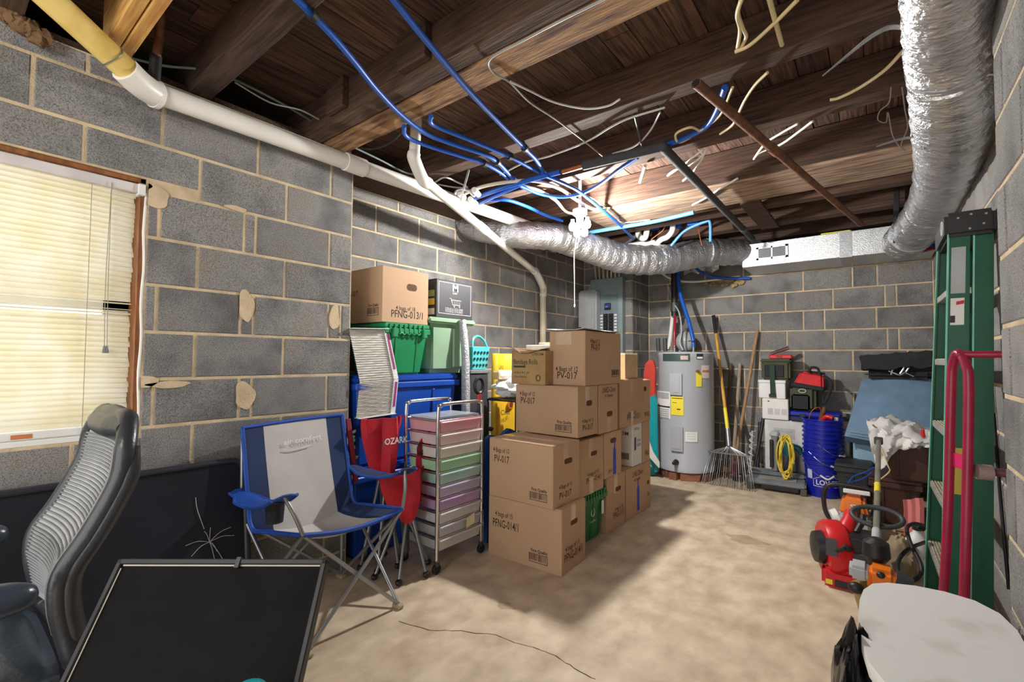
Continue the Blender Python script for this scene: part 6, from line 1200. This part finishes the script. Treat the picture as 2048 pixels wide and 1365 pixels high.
obj('cord', G().tube([YP(1848, 1052, 3.3), YP(1828, 1048, 3.25), YP(1814, 1058, 3.2), YP(1822, 1090, 3.1), YP(1840, 1125, 3.0), YP(1842, 1148, 2.95), YP(1825, 1162, 2.9), YP(1800, 1152, 2.9), YP(1796, 1125, 3.0), YP(1815, 1100, 3.1), YP(1850, 1085, 3.3)], .009, 8, 6), BLACKW, th, smooth=60); obj('plug', G().tube([YP(1838, 1052, 3.3), YP(1850, 1060, 3.3)], [.02, .014], 8, 0), BLACKP, th)
crumple('canvas_bundle', 'crumpled tan canvas bundle beside the ladder foot', 'bag', (.075, 3.42, .10), .07, .12, .13, mat('tan_canvas', (150, 132, 106), .9, var=.2), 12, k=.14)
th = T('white_jug', 'white plastic jug behind the ladder foot', 'jug', (.155, 3.55, 0)); c = Vector((.155, 3.55, 0)); obj('body', G().lathe([(.055, 0), (.066, .02), (.068, .16), (.045, .21), (.022, .235), (.022, .25)], 18, c), WPLAS, th, smooth=50); obj('cap', G().lathe([(.025, .25), (.025, .27)], 14, c), BLACKP, th)
obj('wood_offcut', G().bar(ZP(1800, 1062, .02), ZP(1815, 1110, .02), .05, .03), WD, label='short wooden offcut on the floor beside the canvas bundle', cat='wood', smooth=0, bevel=.003)
# ================================================================== green fibreglass stepladder
LG = mat('green_fibreglass', (18, 92, 66), .4, var=.06); MINT = mat('mint_edge', (128, 206, 184), .45); ALU = mat('aluminium_step', (186, 184, 176), .45, metal=.7, var=.15, scale=30)
th = T('stepladder', 'green fibreglass stepladder folded against the right wall', 'ladder', (.25, 2.92, 0))
yn, yf = 2.74, 3.12; ztop = 1.80
def rail(y, yb, xt, xb, wd, name='rail', s=-1, wdb=None):
    wdb = wdb or wd; A_ = [Vector((xb, yb, 0)), Vector((xb+wdb, yb, 0)), Vector((xt+wd, y, ztop)), Vector((xt, y, ztop))]
    g = G(); tk = Vector((0, .006, 0)); g.add(A_+[p+tk for p in A_], [(0, 1, 2, 3), (7, 6, 5, 4), (0, 4, 5, 1), (1, 5, 6, 2), (2, 6, 7, 3), (3, 7, 4, 0)])
    r_ = obj(name, g, LG, th, smooth=0)
    for e, (p, q) in enumerate(((A_[0], A_[3]), (A_[1], A_[2]))): obj('flange', G().bar(p+Vector((0, s*-.012+.003, 0)), q+Vector((0, s*-.012+.003, 0)), .028, .006, (1, 0, 0)), LG, r_, smooth=0)
    obj('edge', G().bar(A_[0]+Vector((-.003, -.002, 0)), A_[3]+Vector((-.003, -.002, 0)), .010, .006, (1, 0, 0)), MINT, r_, smooth=0)
    return r_, A_
rn, An = rail(yn, 2.64, .250, .180, .062, s=-1, wdb=.07); rf, Af = rail(yf, 3.22, .244, .163, .06, s=1)
rbn, Abn = rail(yn+.01, 2.68, .330, .272, .054, 'rear_rail', -1, wdb=.062); rail(yf, 3.2, .325, .27, .045, 'rear_rail', 1)
for k in range(5):
    z = .305*(k+1)+.0; t = z/ztop; x = .176*(1-t)+.249*t; xf_ = .163*(1-t)+.244*t; y0_, y1_ = 2.64*(1-t)+yn*t+.008, 3.22*(1-t)+yf*t
    V_ = [Vector(p) for p in ((x, y0_, z-.028), (x+.075, y0_, z-.028), (xf_+.075, y1_, z-.028), (xf_, y1_, z-.028), (x, y0_, z), (x+.075, y0_, z), (xf_+.075, y1_, z), (xf_, y1_, z))]
    st = obj('step', G().add(V_, [(3, 2, 1, 0), (4, 5, 6, 7), (0, 1, 5, 4), (1, 2, 6, 5), (2, 3, 7, 6), (3, 0, 4, 7)]), ALU, th, smooth=0, bevel=.002)
    gr_ = G()
    for q in range(6): gr_.bar(Vector((x+.008+.011*q, y0_, z+.001)), Vector((xf_+.008+.011*q, y1_, z+.001)), .004, .003)
    obj('tread_ridges', gr_, mat('tread_worn', (196, 182, 150), .6, metal=.3, var=.25, scale=60), st, smooth=0); obj('step_brace', G().bar((x+.03, y0_+.004, z-.10), (x+.03, y0_+.08, z-.027), .02, .003, (1, 0, 0)), ALU, st, smooth=0)
obj('top_cap', G().bx(.232, .392, yn-.025, yf+.03, ztop-.055, ztop+.05), BLACKP, th, bevel=.014, seg=2); 
for (u, v) in ((.275, .02), (.315, .03), (.36, .025), (.31, -.03), (.352, -.015)): c = Vector((u, yn-.026, ztop+v)); obj('rivet', G().tube([c, c-Vector((0, .003, 0))], [.006, .004], 10, 0), STEEL, th)
obj('cap_slot', G().tube([Vector((.2315, 2.80+.03*math.cos(a), ztop+.0+.03*math.sin(a))) for a in [i*.52 for i in range(12)]], .004, 6, 1, True), LGREY, th)
def rl(z, k): t = z/ztop; return An[0].lerp(An[3], t)+(An[1].lerp(An[2], t)-An[0].lerp(An[3], t))*k
upv = (An[3]-An[0]).normalized(); 
decal(th, LGREY, rl(1.50, .12)-Vector((0, .0005, 0)), (1, 0, 0), upv, .045, .20, 'sticker', .0008, label='blank grey label'); t_ = decal(th, WHITE, rl(1.365, .12)-Vector((0, .0005, 0)), (1, 0, 0), upv, .043, .115, 'sticker', .0008, label='torn safety label')
decal(th, RED, rl(1.45, .4)-Vector((0, .0015, 0)), (1, 0, .2), upv, .025, .015, 'sticker_print', .0008); decal(th, BLACKP, rl(1.375, .12)-Vector((0, .0015, 0)), (1, 0, 0), upv, .015, .03, 'sticker_print', .0008)
decal(th, mat('yellow_sticker', (190, 172, 60), .5), rl(.66, .25)-Vector((0, .0005, 0)), (1, 0, 0), upv, .045, .19, 'sticker', .0008, label='yellow instruction label')
for k_, zz in ((0, 1.20),):
    for q, (aa, bb) in enumerate(((Vector((.285, yn-.010, 1.245)), Vector((.282, yn-.010, .98))), (Vector((.345, yn-.006, 1.20)), Vector((.365, yn-.006, 1.0))))): obj('spreader', G().bar(aa, bb, .018, .004, (0, 1, 0)), mat('spreader_tan', (150, 138, 100), .5, metal=.4), th, smooth=0)
for x_, y_ in ((.187, yn), (.196, yf), (.29, yn+.01), (.285, yf)): obj('foot', G().bx(x_-.04, x_+.04, y_-.012, y_+.02, 0, .035), BLACKP, th, bevel=.006)
c = YP(1888, 1095, 3.2); obj('white_disc', G().tube([Vector((.30, 3.24, .20)), Vector((.315, 3.245, .20))], [.16, .16], 28, 0), WPLAS, label='white oval plastic disc behind the ladder rails', cat='disc', bevel=.003, smooth=50)
# ================================================================== red hand truck
HT = mat('maroon_paint', (150, 26, 60), .38, var=.1, scale=14)
th = T('hand_truck', 'maroon tubular hand truck in front of the ladder', 'hand truck', (.24, 2.3, 0))
for dx in (0, .115):
    a0, a1 = YP(1903, 800, 2.30), YP(1938, 800, 2.22); zt = YP(1920, 706, 2.26).z
    P = [Vector((a0.x+dx-.055, 2.32, .06)), Vector((a0.x+dx-.02, 2.31, .6)), Vector((a0.x+dx, 2.30, zt-.14)), Vector((a0.x+dx+.006, 2.29, zt-.04)), Vector((a0.x+dx+.018, 2.262, zt)), Vector((a1.x+dx-.004, 2.235, zt-.04)), Vector((a1.x+dx, 2.22, zt-.14)), Vector((a1.x+dx-.02, 2.20, .6)), Vector((a1.x+dx-.045, 2.19, .06))]
    if dx: P = [Vector((.377, p.y, p.z)) for p in P]
    obj('side_tube', G().tube(P, .0145, 12, 6), HT, th, smooth=60)
    for z_, k in (((.86, .0), (.33, -.03)) if not dx else ()): obj('side_link', G().bar((a0.x+dx+k, 2.30, z_), (a1.x+dx+k, 2.21, z_), .006, .05, (0, 0, 1)), mat('pink_paint', (206, 40, 100), .4), th, smooth=0)
zt = YP(1920, 706, 2.26).z
for z_, x_, r_, m_ in ((zt-.006, .215, .012, HT), (.84, .235, .014, mat('scuffed_maroon', (124, 62, 70), .55, rgb2=(70, 50, 48), scale=30)), (.30, .18, .012, HT)): obj('cross_bar', G().cyl((x_, 2.25, z_), (.355, 2.235, z_), r_), m_, th)
obj('toe_plate', G().bx(.15, .37, 2.0, 2.22, .008, .014), HT, th, smooth=0)
for x_ in (.16, .36): obj('wheel', G().cyl((x_-.02, 2.36, .09), (x_+.02, 2.36, .09), .088, n=24), BLACKW, th, bevel=.01)
obj('grip_sleeve', G().cyl((a1.x+.012, 2.215, .84), (a1.x+.05, 2.222, .84), .026), mat('worn_grey', (140, 120, 118), .6), th)
# ================================================================== scuffed white table at lower right with a bin bag
pts = [(1718, 1225), (1720, 1198), (1727, 1180), (1745, 1168), (1775, 1166), (1830, 1172), (1890, 1184), (1950, 1202), (2000, 1228), (2035, 1262), (2052, 1292)]
Zt = .52; P = [ZP(a, b, Zt) for a, b in pts]; P = [Vector((min(p.x, .278), p.y, p.z)) for p in P]
P += [Vector((.275, 1.55, Zt)), Vector((.272, 1.30, Zt)), Vector((.22, 1.16, Zt)), Vector((.14, 1.14, Zt)), ZP(1840, 1420, Zt), ZP(1772, 1368, Zt), ZP(1738, 1325, Zt), ZP(1724, 1280, Zt)]
n = len(P); TW = mat('scuffed_white', (226, 225, 221), .5, rgb2=(196, 191, 182), scale=5, lo=.28, hi=.42, detail=10)
th = T('white_table', 'scuffed white plastic table top with rounded corners at lower right', 'table', (.12, 1.5, 0))
g = G(); C_ = sum(P, Vector())/n
ring = [P, [p+(C_-p)*-.008-Vector((0, 0, .006)) for p in P], [p+(C_-p)*-.008-Vector((0, 0, .028)) for p in P], [p-Vector((0, 0, .034)) for p in P]]
V = [q for r_ in ring for q in r_]; F = [tuple(range(n)), tuple(reversed(range(3*n, 4*n)))]+[(k*n+i, k*n+(i+1) % n, (k+1)*n+(i+1) % n, (k+1)*n+i) for k in range(3) for i in range(n)]
for i in range(len(V)): V[i].x = min(V[i].x, .281)
obj('table_top', g.add(V, F), TW, th, smooth=40); obj('apron', G().prism([((p.x-C_.x)*.93, (p.y-C_.y)*.93) for p in P], -.04, Matrix.Translation((C_.x, C_.y, Zt-.0345))), WPLAS, th, smooth=40)
for (x_, y_) in ((.02, 1.78), (.22, 1.82), (.03, 1.35), (.22, 1.28)): obj('leg', G().cyl((x_, y_, 0), (x_, y_, Zt-.07), .016), LGREY, th)
crumple('bin_bag', 'glossy black bin bag beside the white table', 'bag', (-.055, 1.50, .235), .07, .18, .265, mat('black_film', (22, 23, 26), .22, var=.1), 21, k=.25)
